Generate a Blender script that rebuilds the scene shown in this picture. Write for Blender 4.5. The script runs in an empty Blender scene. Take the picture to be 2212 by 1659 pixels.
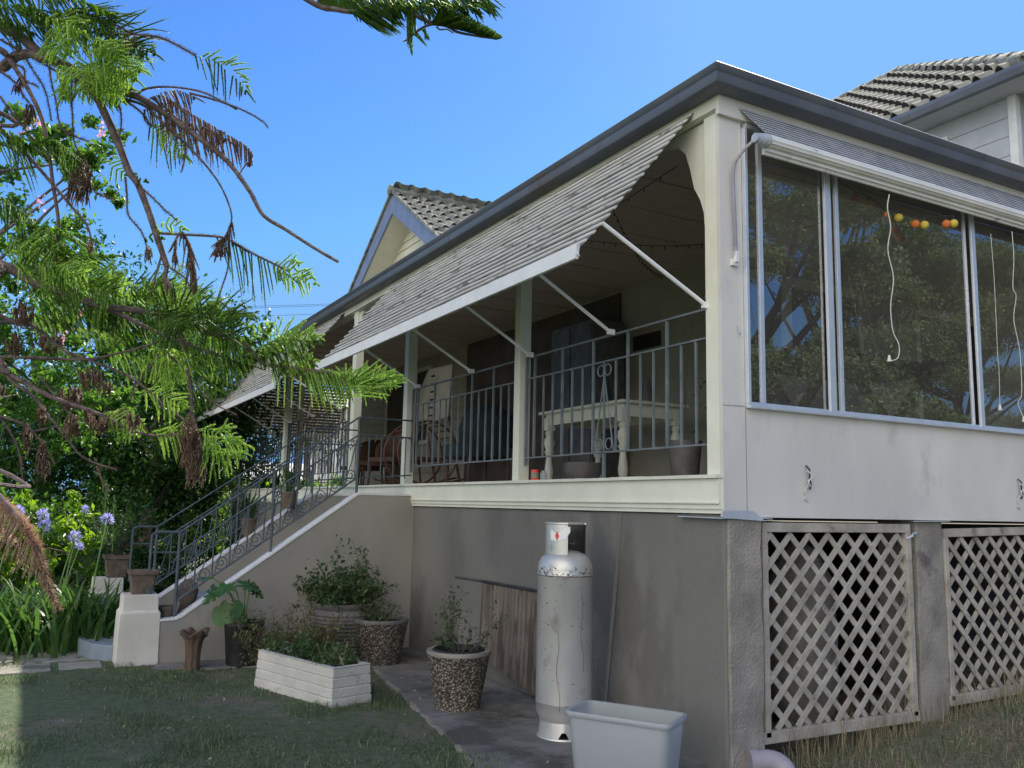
import bpy, bmesh, math, random
import numpy as np
from mathutils import Vector, Matrix
random.seed(7)
RNG = np.random.default_rng(11)
sc = bpy.context.scene
COL = sc.collection
R = math.radians
PI = math.pi

# ------------------------------------------------------------------ camera
CM = [[0.8741995750524523, -0.48512147487785096, 0.020790805430535676],
      [-0.08548889484631378, -0.11162167070875723, 0.9900667914267913],
      [0.47798195764700957, 0.8672933513180672, 0.1390521158537616]]
CP = Vector((-3.688650451142279, -4.102060846624776, -0.21277724530588776))
cam = bpy.data.cameras.new('camera')
cam.sensor_width = 36.0
cam.lens = 1878.44 / 2212 * 36.0
cam.clip_start = 0.05
cam.clip_end = 3000
camo = bpy.data.objects.new('camera', cam)
COL.objects.link(camo)
mw = Matrix.Identity(4)
for i in range(3):
    mw[i][0] = CM[0][i]; mw[i][1] = CM[1][i]; mw[i][2] = -CM[2][i]; mw[i][3] = CP[i]
camo.matrix_world = mw
sc.camera = camo

# ------------------------------------------------------------------ sky, sun, exposure
SUN_AZ, SUN_EL = R(56), R(46)      # azimuth measured from +Y towards +X
w = bpy.data.worlds.new('World'); sc.world = w; w.use_nodes = True
nt = w.node_tree
bg = nt.nodes['Background']
sky = nt.nodes.new('ShaderNodeTexSky')
sky.sky_type = 'NISHITA'; sky.sun_disc = False
sky.sun_elevation = SUN_EL; sky.sun_rotation = SUN_AZ
sky.air_density = 1.0; sky.dust_density = 0.25; sky.ozone_density = 3.0
hs = nt.nodes.new('ShaderNodeHueSaturation'); hs.inputs['Saturation'].default_value = 1.18
cap = nt.nodes.new('ShaderNodeMix'); cap.data_type = 'RGBA'; cap.blend_type = 'DARKEN'; cap.inputs[0].default_value = 1.0
cap.inputs[7].default_value = (0.98, 2.15, 4.15, 1)      # keeps the horizon blue instead of clipping to white
tone = nt.nodes.new('ShaderNodeMix'); tone.data_type = 'RGBA'; tone.blend_type = 'MULTIPLY'; tone.inputs[0].default_value = 1.0
tone.inputs[7].default_value = (0.46, 0.60, 0.80, 1)
nt.links.new(sky.outputs[0], hs.inputs['Color']); nt.links.new(hs.outputs[0], tone.inputs[6]); nt.links.new(tone.outputs[2], cap.inputs[6])
# bright patch added to the sky behind the viewer as fill for the shaded walls
wc = nt.nodes.new('ShaderNodeTexCoord'); vd = nt.nodes.new('ShaderNodeVectorMath'); vd.operation = 'DOT_PRODUCT'
vd.inputs[1].default_value = Vector((-0.78, -0.52, 0.34)).normalized()
wr = nt.nodes.new('ShaderNodeMapRange'); wr.interpolation_type = 'SMOOTHSTEP'; wr.inputs[1].default_value = 0.55; wr.inputs[2].default_value = 1.0
cl = nt.nodes.new('ShaderNodeMix'); cl.data_type = 'RGBA'; cl.inputs[7].default_value = (12.2, 11.7, 11.3, 1)
nt.links.new(wc.outputs['Generated'], vd.inputs[0]); nt.links.new(vd.outputs['Value'], wr.inputs[0]); nt.links.new(wr.outputs[0], cl.inputs[0])
nt.links.new(cap.outputs[2], cl.inputs[6]); nt.links.new(cl.outputs[2], bg.inputs[0])
bg.inputs[1].default_value = 0.15
sl = bpy.data.lights.new('sun', 'SUN'); sl.energy = 5.0; sl.angle = R(0.5); sl.color = (1.0, 0.93, 0.82)
so = bpy.data.objects.new('sun', sl); COL.objects.link(so)
sd = Vector((math.sin(SUN_AZ) * math.cos(SUN_EL), math.cos(SUN_AZ) * math.cos(SUN_EL), math.sin(SUN_EL)))
so.rotation_euler = sd.to_track_quat('Z', 'Y').to_euler()
sc.view_settings.view_transform = 'Standard'
sc.view_settings.look = 'None'
sc.view_settings.gamma = 1.0
sc.view_settings.exposure = 0.72
sc.render.engine = 'CYCLES'
sc.cycles.max_bounces = 7
sc.cycles.transparent_max_bounces = 12

# ------------------------------------------------------------------ materials
def newmat(name):
    m = bpy.data.materials.new(name); m.use_nodes = True
    return m, m.node_tree, m.node_tree.nodes['Principled BSDF']

def mat(name, c1, c2=None, scale=3.0, rough=0.7, bump=0.0, bscale=40.0, metal=0.0, c3=None, s3=0.6, t3=0.62,
        detail=6.0, stretch=None, spec=0.35, lo=0.35, hi=0.65):
    m, t, p = newmat(name)
    N, L = t.nodes.new, t.links.new
    p.inputs['Roughness'].default_value = rough
    p.inputs['Metallic'].default_value = metal
    p.inputs['Specular IOR Level'].default_value = spec
    co = N('ShaderNodeTexCoord')
    src = co.outputs['Object']
    if stretch:
        mp = N('ShaderNodeMapping'); mp.inputs['Scale'].default_value = stretch
        L(src, mp.inputs[0]); src = mp.outputs[0]
    n = N('ShaderNodeTexNoise'); n.inputs['Scale'].default_value = scale; n.inputs['Detail'].default_value = detail
    L(src, n.inputs['Vector'])
    r = N('ShaderNodeValToRGB')
    r.color_ramp.elements[0].position = lo; r.color_ramp.elements[1].position = hi
    r.color_ramp.elements[0].color = (*c1, 1); r.color_ramp.elements[1].color = (*(c2 or c1), 1)
    L(n.outputs['Fac'], r.inputs[0])
    out = r.outputs[0]
    if c3:
        n3 = N('ShaderNodeTexNoise'); n3.inputs['Scale'].default_value = s3; n3.inputs['Detail'].default_value = 8
        n3.inputs['Roughness'].default_value = 0.65
        L(src, n3.inputs['Vector'])
        r3 = N('ShaderNodeValToRGB'); r3.color_ramp.elements[0].position = t3; r3.color_ramp.elements[1].position = t3 + 0.1
        L(n3.outputs['Fac'], r3.inputs[0])
        mx = N('ShaderNodeMix'); mx.data_type = 'RGBA'
        L(r3.outputs[0], mx.inputs[0]); L(out, mx.inputs[6]); mx.inputs[7].default_value = (*c3, 1)
        out = mx.outputs[2]
    L(out, p.inputs['Base Color'])
    if bump:
        nb = N('ShaderNodeTexNoise'); nb.inputs['Scale'].default_value = bscale; nb.inputs['Detail'].default_value = 5
        L(src, nb.inputs['Vector'])
        b = N('ShaderNodeBump'); b.inputs['Strength'].default_value = bump; b.inputs['Distance'].default_value = 0.01
        L(nb.outputs['Fac'], b.inputs['Height']); L(b.outputs[0], p.inputs['Normal'])
    return m

def leafmat(name, c1, c2, trans=0.45, rough=0.5, scale=2.5):
    m = bpy.data.materials.new(name); m.use_nodes = True
    t = m.node_tree; t.nodes.clear(); N, L = t.nodes.new, t.links.new
    o = N('ShaderNodeOutputMaterial'); d = N('ShaderNodeBsdfPrincipled'); tr = N('ShaderNodeBsdfTranslucent'); mx = N('ShaderNodeMixShader')
    d.inputs['Roughness'].default_value = rough; d.inputs['Specular IOR Level'].default_value = 0.35
    g = N('ShaderNodeNewGeometry'); n = N('ShaderNodeTexNoise'); n.inputs['Scale'].default_value = scale; n.inputs['Detail'].default_value = 3
    co = N('ShaderNodeTexCoord'); L(co.outputs['Object'], n.inputs['Vector'])
    a = N('ShaderNodeMath'); a.operation = 'MULTIPLY_ADD'
    L(g.outputs['Random Per Island'], a.inputs[0]); a.inputs[1].default_value = 0.45
    s = N('ShaderNodeMath'); s.operation = 'SUBTRACT'; L(n.outputs['Fac'], s.inputs[0]); s.inputs[1].default_value = 0.22
    L(s.outputs[0], a.inputs[2])
    r = N('ShaderNodeValToRGB'); r.color_ramp.elements[0].position = 0.2; r.color_ramp.elements[1].position = 0.8
    r.color_ramp.elements[0].color = (*c1, 1); r.color_ramp.elements[1].color = (*c2, 1)
    L(a.outputs[0], r.inputs[0]); L(r.outputs[0], d.inputs['Base Color'])
    h = N('ShaderNodeHueSaturation'); h.inputs['Saturation'].default_value = 1.15; h.inputs['Value'].default_value = 1.9
    h.inputs['Hue'].default_value = 0.49
    L(r.outputs[0], h.inputs['Color']); L(h.outputs[0], tr.inputs['Color'])
    mx.inputs[0].default_value = trans
    L(d.outputs[0], mx.inputs[1]); L(tr.outputs[0], mx.inputs[2]); L(mx.outputs[0], o.inputs[0])
    return m

M = {}
M['cream'] = mat('cream_paint', (0.66, 0.67, 0.56), (0.72, 0.73, 0.62), 4, 0.55, 0.15, 60, c3=(0.42, 0.40, 0.32), s3=2.2, t3=0.68)
M['creamrail'] = mat('cream_sill', (0.60, 0.60, 0.50), (0.70, 0.70, 0.60), 5, 0.6, 0.2, 60, c3=(0.33, 0.30, 0.23), s3=3, t3=0.62)
M['sheet'] = mat('fibro_wall', (0.54, 0.525, 0.49), (0.64, 0.62, 0.58), 1.6, 0.75, 0.12, 80, c3=(0.47, 0.455, 0.43), s3=2.2, t3=0.58, stretch=(1, 1, .55))
M['render'] = mat('cement_render', (0.142, 0.14, 0.125), (0.19, 0.186, 0.165), 1.1, 0.92, 0.5, 120, c3=(0.13, 0.128, 0.117), s3=1.3, t3=0.50, stretch=(1, 1, .6))
M['pier'] = mat('rough_pier', (0.19, 0.178, 0.155), (0.30, 0.28, 0.245), 4.5, 0.95, 0.9, 60, c3=(0.13, 0.122, 0.11), s3=3, t3=0.60)
M['stairwall'] = mat('stair_render', (0.27, 0.255, 0.22), (0.32, 0.30, 0.26), 2.5, 0.9, 0.35, 200, c3=(0.22, 0.21, 0.185), s3=1.5, t3=0.6, stretch=(1, 1, .6))
M['coping'] = mat('coping_paint', (0.62, 0.62, 0.60), (0.72, 0.72, 0.70), 6, 0.8, 0.4, 160)
M['step'] = mat('blue_step_paint', (0.17, 0.215, 0.25), (0.23, 0.28, 0.32), 6, 0.7, 0.2, 80, c3=(0.2, 0.2, 0.19), s3=4, t3=0.60)
M['pedestal'] = mat('pedestal_paint', (0.58, 0.55, 0.47), (0.68, 0.645, 0.56), 4, 0.85, 0.7, 110, c3=(0.40, 0.38, 0.32), s3=6, t3=0.68)
M['gutter'] = mat('gutter_paint', (0.095, 0.11, 0.14), (0.125, 0.14, 0.17), 2.5, 0.35, 0.05, 20, c3=(0.12, 0.105, 0.105), s3=2, t3=0.58)
M['barge'] = mat('barge_paint', (0.15, 0.19, 0.29), (0.19, 0.23, 0.33), 3, 0.5)
M['tile'] = mat('cement_tile', (0.15, 0.155, 0.13), (0.33, 0.335, 0.28), 6, 0.9, 0.8, 90, c3=(0.07, 0.07, 0.06), s3=5, t3=0.56)
M['wingtile'] = mat('wing_roof_tile', (0.25, 0.25, 0.205), (0.35, 0.345, 0.285), 5, 0.85, 0.4, 60)
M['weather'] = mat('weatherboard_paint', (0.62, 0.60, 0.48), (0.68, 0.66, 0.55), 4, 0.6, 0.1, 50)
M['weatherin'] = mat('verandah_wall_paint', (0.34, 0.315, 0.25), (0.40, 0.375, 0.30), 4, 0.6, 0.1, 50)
M['wingboard'] = mat('wing_board_paint', (0.36, 0.385, 0.41), (0.42, 0.44, 0.46), 3, 0.65)
M['ceiling'] = mat('ceiling_boards', (0.50, 0.43, 0.37), (0.58, 0.51, 0.44), 3, 0.7, stretch=(1, 6, 1))
M['alu'] = mat('aluminium', (0.62, 0.66, 0.70), (0.70, 0.73, 0.77), 8, 0.38, metal=0.55)
M['white'] = mat('white_enamel', (0.70, 0.71, 0.70), (0.78, 0.79, 0.78), 8, 0.45, 0.05, 50, c3=(0.50, 0.48, 0.44), s3=5, t3=0.66)
M['slat'] = mat('awning_slats', (0.48, 0.46, 0.40), (0.66, 0.645, 0.58), 9, 0.6, 0.2, 90, c3=(0.13, 0.12, 0.10), s3=12, t3=0.57, stretch=(1, .35, 1))
M['groove'] = mat('awning_groove_grime_shade', (0.04, 0.042, 0.035), (0.19, 0.18, 0.16), 9, 0.8, 0.3, 80, stretch=(1, .4, 1), lo=.38, hi=.72)  # mould in the grooves, plus their shade put into the colour
M['slatb'] = mat('window_awning_slats', (0.36, 0.38, 0.43), (0.46, 0.48, 0.52), 4, 0.5, c3=(0.28, 0.29, 0.32), s3=3, t3=0.6)
M['awnroll'] = mat('awning_roll', (0.66, 0.66, 0.64), (0.74, 0.74, 0.71), 6, 0.5, 0.1, 60, c3=(0.33, 0.30, 0.26), s3=7, t3=0.60)
M['iron'] = mat('painted_iron', (0.055, 0.075, 0.085), (0.09, 0.115, 0.125), 10, 0.5, 0.2, 80)
M['ironlt'] = mat('weathered_iron', (0.12, 0.15, 0.165), (0.18, 0.205, 0.215), 10, 0.55, 0.2, 80)
M['lattice'] = mat('lattice_wood', (0.28, 0.258, 0.22), (0.42, 0.39, 0.335), 7, 0.85, 0.5, 60, c3=(0.18, 0.165, 0.145), s3=6, t3=0.58)
M['dark'] = mat('near_black', (0.02, 0.02, 0.02), (0.035, 0.03, 0.03), 3, 0.9)
M['darkbrown'] = mat('dark_brown', (0.075, 0.062, 0.055), (0.11, 0.09, 0.08), 3, 0.9)
M['soil'] = mat('soil', (0.05, 0.04, 0.03), (0.09, 0.07, 0.05), 20, 1.0, 1.0, 60)
M['floorb'] = mat('verandah_floor', (0.30, 0.25, 0.21), (0.38, 0.32, 0.27), 4, 0.6, stretch=(8, 1, 1))
M['flash'] = mat('metal_flashing', (0.42, 0.47, 0.52), (0.52, 0.56, 0.60), 9, 0.5, 0.2, 60, metal=0.3)
M['gas'] = mat('gas_paint', (0.44, 0.44, 0.42), (0.60, 0.60, 0.56), 3, 0.36, 0.12, 60, metal=0.45, c3=(0.30, 0.29, 0.26), s3=5, t3=0.58, stretch=(1, 1, .5))
M['rust'] = mat('rust_mark', (0.05, 0.035, 0.03), (0.16, 0.10, 0.07), 20, 0.9)
M['dkmetal'] = mat('dark_metal', (0.05, 0.05, 0.05), (0.09, 0.085, 0.08), 9, 0.5, metal=0.6)
M['agg'] = None
M['conc'] = mat('concrete', (0.125, 0.125, 0.115), (0.215, 0.21, 0.195), 3.5, 0.95, 0.8, 70, c3=(0.08, 0.08, 0.07), s3=1.6, t3=0.50)
M['paver'] = mat('stone_paver', (0.23, 0.215, 0.18), (0.32, 0.30, 0.25), 4, 0.9, 0.6, 60, c3=(0.14, 0.14, 0.11), s3=3, t3=0.52)
M['trough'] = mat('trough_paint', (0.47, 0.455, 0.40), (0.57, 0.555, 0.49), 3.5, 0.85, 0.9, 55, c3=(0.33, 0.33, 0.28), s3=4, t3=0.58)
M['terra'] = mat('aged_terracotta', (0.115, 0.085, 0.062), (0.19, 0.145, 0.11), 9, 0.95, 0.9, 70, c3=(0.08, 0.075, 0.055), s3=7, t3=0.52)
M['orangepot'] = mat('orange_terracotta', (0.42, 0.15, 0.07), (0.5, 0.2, 0.1), 9, 0.8, 0.3, 70)
M['urn'] = mat('dark_glazed_pot', (0.10, 0.095, 0.09), (0.15, 0.14, 0.13), 9, 0.5, 0.3, 40)
M['black'] = mat('black_plastic', (0.012, 0.012, 0.012), (0.025, 0.025, 0.025), 8, 0.55)
M['bark'] = mat('stump_bark', (0.075, 0.048, 0.033), (0.16, 0.11, 0.075), 14, 0.95, 1.0, 45, stretch=(1, 1, .3))
M['pvc'] = mat('pvc_pipe', (0.25, 0.24, 0.27), (0.34, 0.32, 0.35), 4, 0.55, c3=(0.17, 0.16, 0.16), s3=8, t3=0.58)
M['rustsheet'] = mat('rusty_corrugated', (0.10, 0.085, 0.07), (0.17, 0.15, 0.125), 5, 0.85, 0.5, 60, c3=(0.07, 0.055, 0.045), s3=3, t3=0.50, stretch=(1, 3, .5))
M['timber'] = mat('red_timber', (0.075, 0.042, 0.032), (0.12, 0.07, 0.052), 5, 0.5, stretch=(1, 6, 6))
M['wicker'] = mat('wicker', (0.075, 0.04, 0.027), (0.125, 0.065, 0.042), 40, 0.8, 0.6, 90)
M['cloth'] = mat('pale_cloth', (0.22, 0.215, 0.175), (0.27, 0.26, 0.215), 5, 0.9, 0.2, 30)
M['bluegreen'] = mat('teal_cloth', (0.028, 0.042, 0.038), (0.042, 0.06, 0.053), 8, 0.9, 0.4, 30)
M['orange'] = mat('orange_paper', (0.50, 0.12, 0.03), (0.58, 0.17, 0.04), 8, 0.8)
M['yellow'] = mat('yellow_paper', (0.50, 0.36, 0.04), (0.56, 0.44, 0.07), 8, 0.8)
M['red'] = mat('red_label', (0.62, 0.06, 0.04), (0.7, 0.09, 0.06), 8, 0.5)
M['cord'] = mat('white_cord', (0.50, 0.50, 0.47), (0.6, 0.6, 0.56), 30, 0.8)
M['wood'] = mat('branch_wood', (0.075, 0.055, 0.05), (0.17, 0.13, 0.12), 26, 0.9, 1.0, 90)
M['trunkw'] = mat('trunk_wood', (0.12, 0.09, 0.07), (0.2, 0.16, 0.13), 8, 0.95, 1.0, 30, stretch=(1, 1, .3))
M['fence'] = mat('timber_fence', (0.30, 0.26, 0.2), (0.42, 0.37, 0.29), 4, 0.9)
M['farroof'] = mat('far_metal_roof', (0.55, 0.53, 0.5), (0.62, 0.6, 0.57), 3, 0.6)
M['farwall'] = mat('far_wall', (0.7, 0.68, 0.64), (0.75, 0.73, 0.7), 3, 0.8)
M['wire'] = mat('wire', (0.03, 0.03, 0.03), None, 3, 0.6)

# green araucaria, dead araucaria, broad leaves
M['arau'] = leafmat('araucaria_green', (0.025, 0.075, 0.018), (0.16, 0.29, 0.05), 0.38)
M['arauB'] = leafmat('araucaria_sun_tone', (0.17, 0.32, 0.06), (0.46, 0.62, 0.17), 0.42)  # paler green for sprays in sun; the sunlight is put into the colour
M['dead'] = leafmat('araucaria_dead', (0.085, 0.055, 0.04), (0.25, 0.165, 0.115), 0.2)
M['spiky'] = leafmat('bare_spiky', (0.12, 0.07, 0.055), (0.24, 0.155, 0.12), 0.1)
M['drynear'] = leafmat('dry_near_spray', (0.22, 0.14, 0.09), (0.50, 0.37, 0.26), 0.3)  # pale tone carries the sunlight on the near dead spray
M['leafA'] = leafmat('myrtle_leaf', (0.035, 0.09, 0.02), (0.13, 0.25, 0.05), 0.45, 0.35)
M['leafD'] = leafmat('dark_leaf', (0.012, 0.045, 0.01), (0.05, 0.12, 0.02), 0.3, 0.4)
M['leafY'] = leafmat('yellow_leaf', (0.08, 0.19, 0.03), (0.25, 0.38, 0.06), 0.45, 0.4)
M['leafS'] = leafmat('shade_leaf', (0.035, 0.075, 0.025), (0.09, 0.14, 0.05), 0.3, 0.4)
M['leafO'] = leafmat('olive_leaf', (0.075, 0.085, 0.035), (0.19, 0.19, 0.08), 0.3, 0.5)
M['leafG'] = leafmat('gum_leaf', (0.07, 0.11, 0.05), (0.26, 0.33, 0.16), 0.25, 0.6, 1.2)
M['leafM'] = leafmat('monstera_leaf', (0.03, 0.09, 0.02), (0.07, 0.17, 0.04), 0.3, 0.35)
M['strap'] = leafmat('strap_leaf', (0.03, 0.075, 0.02), (0.11, 0.21, 0.05), 0.35, 0.4)
M['grassb'] = leafmat('grass_blade', (0.075, 0.11, 0.055), (0.16, 0.205, 0.10), 0.3, 0.7)
M['straw'] = leafmat('dry_grass', (0.20, 0.17, 0.10), (0.42, 0.36, 0.22), 0.3, 0.8)
M['purple'] = leafmat('purple_petal', (0.36, 0.34, 0.60), (0.52, 0.50, 0.74), 0.4, 0.6)
M['pink'] = leafmat('pink_petal', (0.60, 0.26, 0.33), (0.80, 0.45, 0.50), 0.4, 0.6)
M['stemg'] = mat('green_stem', (0.12, 0.22, 0.06), (0.2, 0.3, 0.1), 8, 0.6)

def aggmat():
    m, t, p = newmat('exposed_aggregate'); N, L = t.nodes.new, t.links.new
    co = N('ShaderNodeTexCoord'); v = N('ShaderNodeTexVoronoi'); v.inputs['Scale'].default_value = 62
    L(co.outputs['Object'], v.inputs['Vector'])
    r = N('ShaderNodeValToRGB'); e = r.color_ramp.elements
    e[0].position = 0.0; e[0].color = (0.62, 0.58, 0.50, 1); e[1].position = 0.62; e[1].color = (0.10, 0.088, 0.076, 1)
    L(v.outputs['Distance'], r.inputs[0])
    hs = N('ShaderNodeValToRGB'); h = hs.color_ramp.elements
    h[0].color = (0.42, 0.36, 0.31, 1); h[1].color = (1.0, 0.97, 0.9, 1); h[1].position = 0.75; h[0].position = 0.3
    sp = N('ShaderNodeSeparateColor'); L(v.outputs['Color'], sp.inputs[0]); L(sp.outputs[0], hs.inputs[0])
    mx = N('ShaderNodeMix'); mx.data_type = 'RGBA'; mx.blend_type = 'MULTIPLY'; mx.inputs[0].default_value = 1
    L(r.outputs[0], mx.inputs[6]); L(hs.outputs[0], mx.inputs[7]); L(mx.outputs[2], p.inputs['Base Color'])
    b = N('ShaderNodeBump'); b.inputs['Distance'].default_value = 0.01; b.inputs['Strength'].default_value = 1.0; b.invert = True
    L(v.outputs['Distance'], b.inputs['Height']); L(b.outputs[0], p.inputs['Normal'])
    p.inputs['Roughness'].default_value = 0.8
    return m
M['agg'] = aggmat()

def groundmat():
    m, t, p = newmat('lawn_ground'); N, L = t.nodes.new, t.links.new
    p.inputs['Roughness'].default_value = 0.98; p.inputs['Specular IOR Level'].default_value = 0.1
    co = N('ShaderNodeTexCoord')
    def noise(s, d=6, ro=0.6):
        n = N('ShaderNodeTexNoise'); n.inputs['Scale'].default_value = s; n.inputs['Detail'].default_value = d
        n.inputs['Roughness'].default_value = ro; L(co.outputs['Object'], n.inputs['Vector']); return n
    def ramp(n, a, b, ca, cb):
        r = N('ShaderNodeValToRGB'); r.color_ramp.elements[0].position = a; r.color_ramp.elements[1].position = b
        r.color_ramp.elements[0].color = (*ca, 1); r.color_ramp.elements[1].color = (*cb, 1); L(n.outputs['Fac'], r.inputs[0]); return r
    g = ramp(noise(14, 8), 0.3, 0.7, (0.085, 0.112, 0.065), (0.15, 0.185, 0.105))
    dirt = ramp(noise(9, 8), 0.3, 0.7, (0.14, 0.125, 0.10), (0.25, 0.225, 0.18))
    f = ramp(noise(1.1, 9, 0.7), 0.52, 0.62, (0, 0, 0), (1, 1, 1))
    mx = N('ShaderNodeMix'); mx.data_type = 'RGBA'; L(f.outputs[0], mx.inputs[0]); L(g.outputs[0], mx.inputs[6]); L(dirt.outputs[0], mx.inputs[7])
    # dry ground to the right of the house corner and close to the walls
    sx = N('ShaderNodeSeparateXYZ'); L(co.outputs['Object'], sx.inputs[0])
    mr = N('ShaderNodeMapRange'); mr.inputs[1].default_value = -1.6; mr.inputs[2].default_value = 0.3
    L(sx.outputs[0], mr.inputs[0])
    my = N('ShaderNodeMath'); my.operation = 'MULTIPLY'; L(mr.outputs[0], my.inputs[0])
    f2 = ramp(noise(2.3, 8, 0.7), 0.30, 0.60, (0.25, 0.25, 0.25), (1, 1, 1)); L(f2.outputs[0], my.inputs[1])
    dry = ramp(noise(30, 8), 0.35, 0.65, (0.12, 0.10, 0.075), (0.26, 0.225, 0.17))
    m2 = N('ShaderNodeMix'); m2.data_type = 'RGBA'; L(my.outputs[0], m2.inputs[0]); L(mx.outputs[2], m2.inputs[6]); L(dry.outputs[0], m2.inputs[7])
    L(m2.outputs[2], p.inputs['Base Color'])
    b = N('ShaderNodeBump'); b.inputs['Distance'].default_value = 0.03; b.inputs['Strength'].default_value = 0.8
    L(noise(60, 6).outputs['Fac'], b.inputs['Height']); L(b.outputs[0], p.inputs['Normal'])
    return m
M['ground'] = groundmat()

def glassmat(name, ior=1.75, tint=(0.93, 0.96, 0.95)):
    m = bpy.data.materials.new(name); m.use_nodes = True
    t = m.node_tree; t.nodes.clear(); N, L = t.nodes.new, t.links.new
    o = N('ShaderNodeOutputMaterial'); tr = N('ShaderNodeBsdfTransparent'); gl = N('ShaderNodeBsdfGlossy'); mx = N('ShaderNodeMixShader')
    fr = N('ShaderNodeFresnel'); fr.inputs[0].default_value = ior
    tr.inputs[0].default_value = (*tint, 1); gl.inputs['Roughness'].default_value = 0.0
    di = N('ShaderNodeBsdfDiffuse'); di.inputs[0].default_value = (0.45, 0.42, 0.38, 1)   # pale layer mixed unevenly over the panes
    co = N('ShaderNodeTexCoord'); n = N('ShaderNodeTexNoise'); n.inputs['Scale'].default_value = 3; n.inputs['Detail'].default_value = 6
    L(co.outputs['Object'], n.inputs['Vector'])
    mr = N('ShaderNodeMapRange'); mr.inputs[3].default_value = 0.05; mr.inputs[4].default_value = 0.14; L(n.outputs['Fac'], mr.inputs[0])
    m2 = N('ShaderNodeMixShader'); L(mr.outputs[0], m2.inputs[0]); L(tr.outputs[0], m2.inputs[1]); L(di.outputs[0], m2.inputs[2])
    L(fr.outputs[0], mx.inputs[0]); L(m2.outputs[0], mx.inputs[1]); L(gl.outputs[0], mx.inputs[2]); L(mx.outputs[0], o.inputs[0])
    return m
M['glass'] = glassmat('window_glass', 2.7)

def tubmat():
    m, t, p = newmat('translucent_plastic')
    p.inputs['Base Color'].default_value = (0.46, 0.49, 0.49, 1); p.inputs['Roughness'].default_value = 0.35
    N, L = t.nodes.new, t.links.new
    tr = N('ShaderNodeBsdfTranslucent'); tr.inputs[0].default_value = (0.8, 0.82, 0.82, 1)
    tp = N('ShaderNodeBsdfTransparent'); a = N('ShaderNodeMixShader'); b = N('ShaderNodeMixShader')
    a.inputs[0].default_value = 0.3; b.inputs[0].default_value = 0.38
    L(p.outputs[0], a.inputs[1]); L(tr.outputs[0], a.inputs[2]); L(a.outputs[0], b.inputs[1]); L(tp.outputs[0], b.inputs[2])
    L(b.outputs[0], t.nodes['Material Output'].inputs[0])
    return m
M['tub'] = tubmat()

# ------------------------------------------------------------------ mesh helpers
ORG = {}
def link(name, me, m, parent=None, org=Vector((0, 0, 0)), smooth=False):
    o = bpy.data.objects.new(name, me); COL.objects.link(o)
    if m is not None: me.materials.append(m)
    if parent is not None:
        o.parent = parent; ORG[o.name] = ORG[parent.name]
    else:
        o.location = org; ORG[o.name] = Vector(org)
    if smooth:
        me.polygons.foreach_set('use_smooth', [True] * len(me.polygons))
    return o

def tag(o, label=None, cat=None, group=None, kind=None):
    if label: o['label'] = label
    if cat: o['category'] = cat
    if group: o['group'] = group
    if kind: o['kind'] = kind
    return o

def thing(name, label, cat, loc, group=None):
    o = bpy.data.objects.new(name, None); COL.objects.link(o)
    o.location = loc; o.empty_display_size = 0.1; ORG[o.name] = Vector(loc)
    return tag(o, label, cat, group)

def copytree(o, delta, parent=None):
    c = o.copy(); COL.objects.link(c)
    if parent is None:
        c.location = o.location + Vector(delta); ORG[c.name] = ORG[o.name] + Vector(delta)
    else:
        c.parent = parent; ORG[c.name] = ORG[parent.name]
    for ch in list(o.children):
        copytree(ch, delta, c)
    return c

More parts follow.
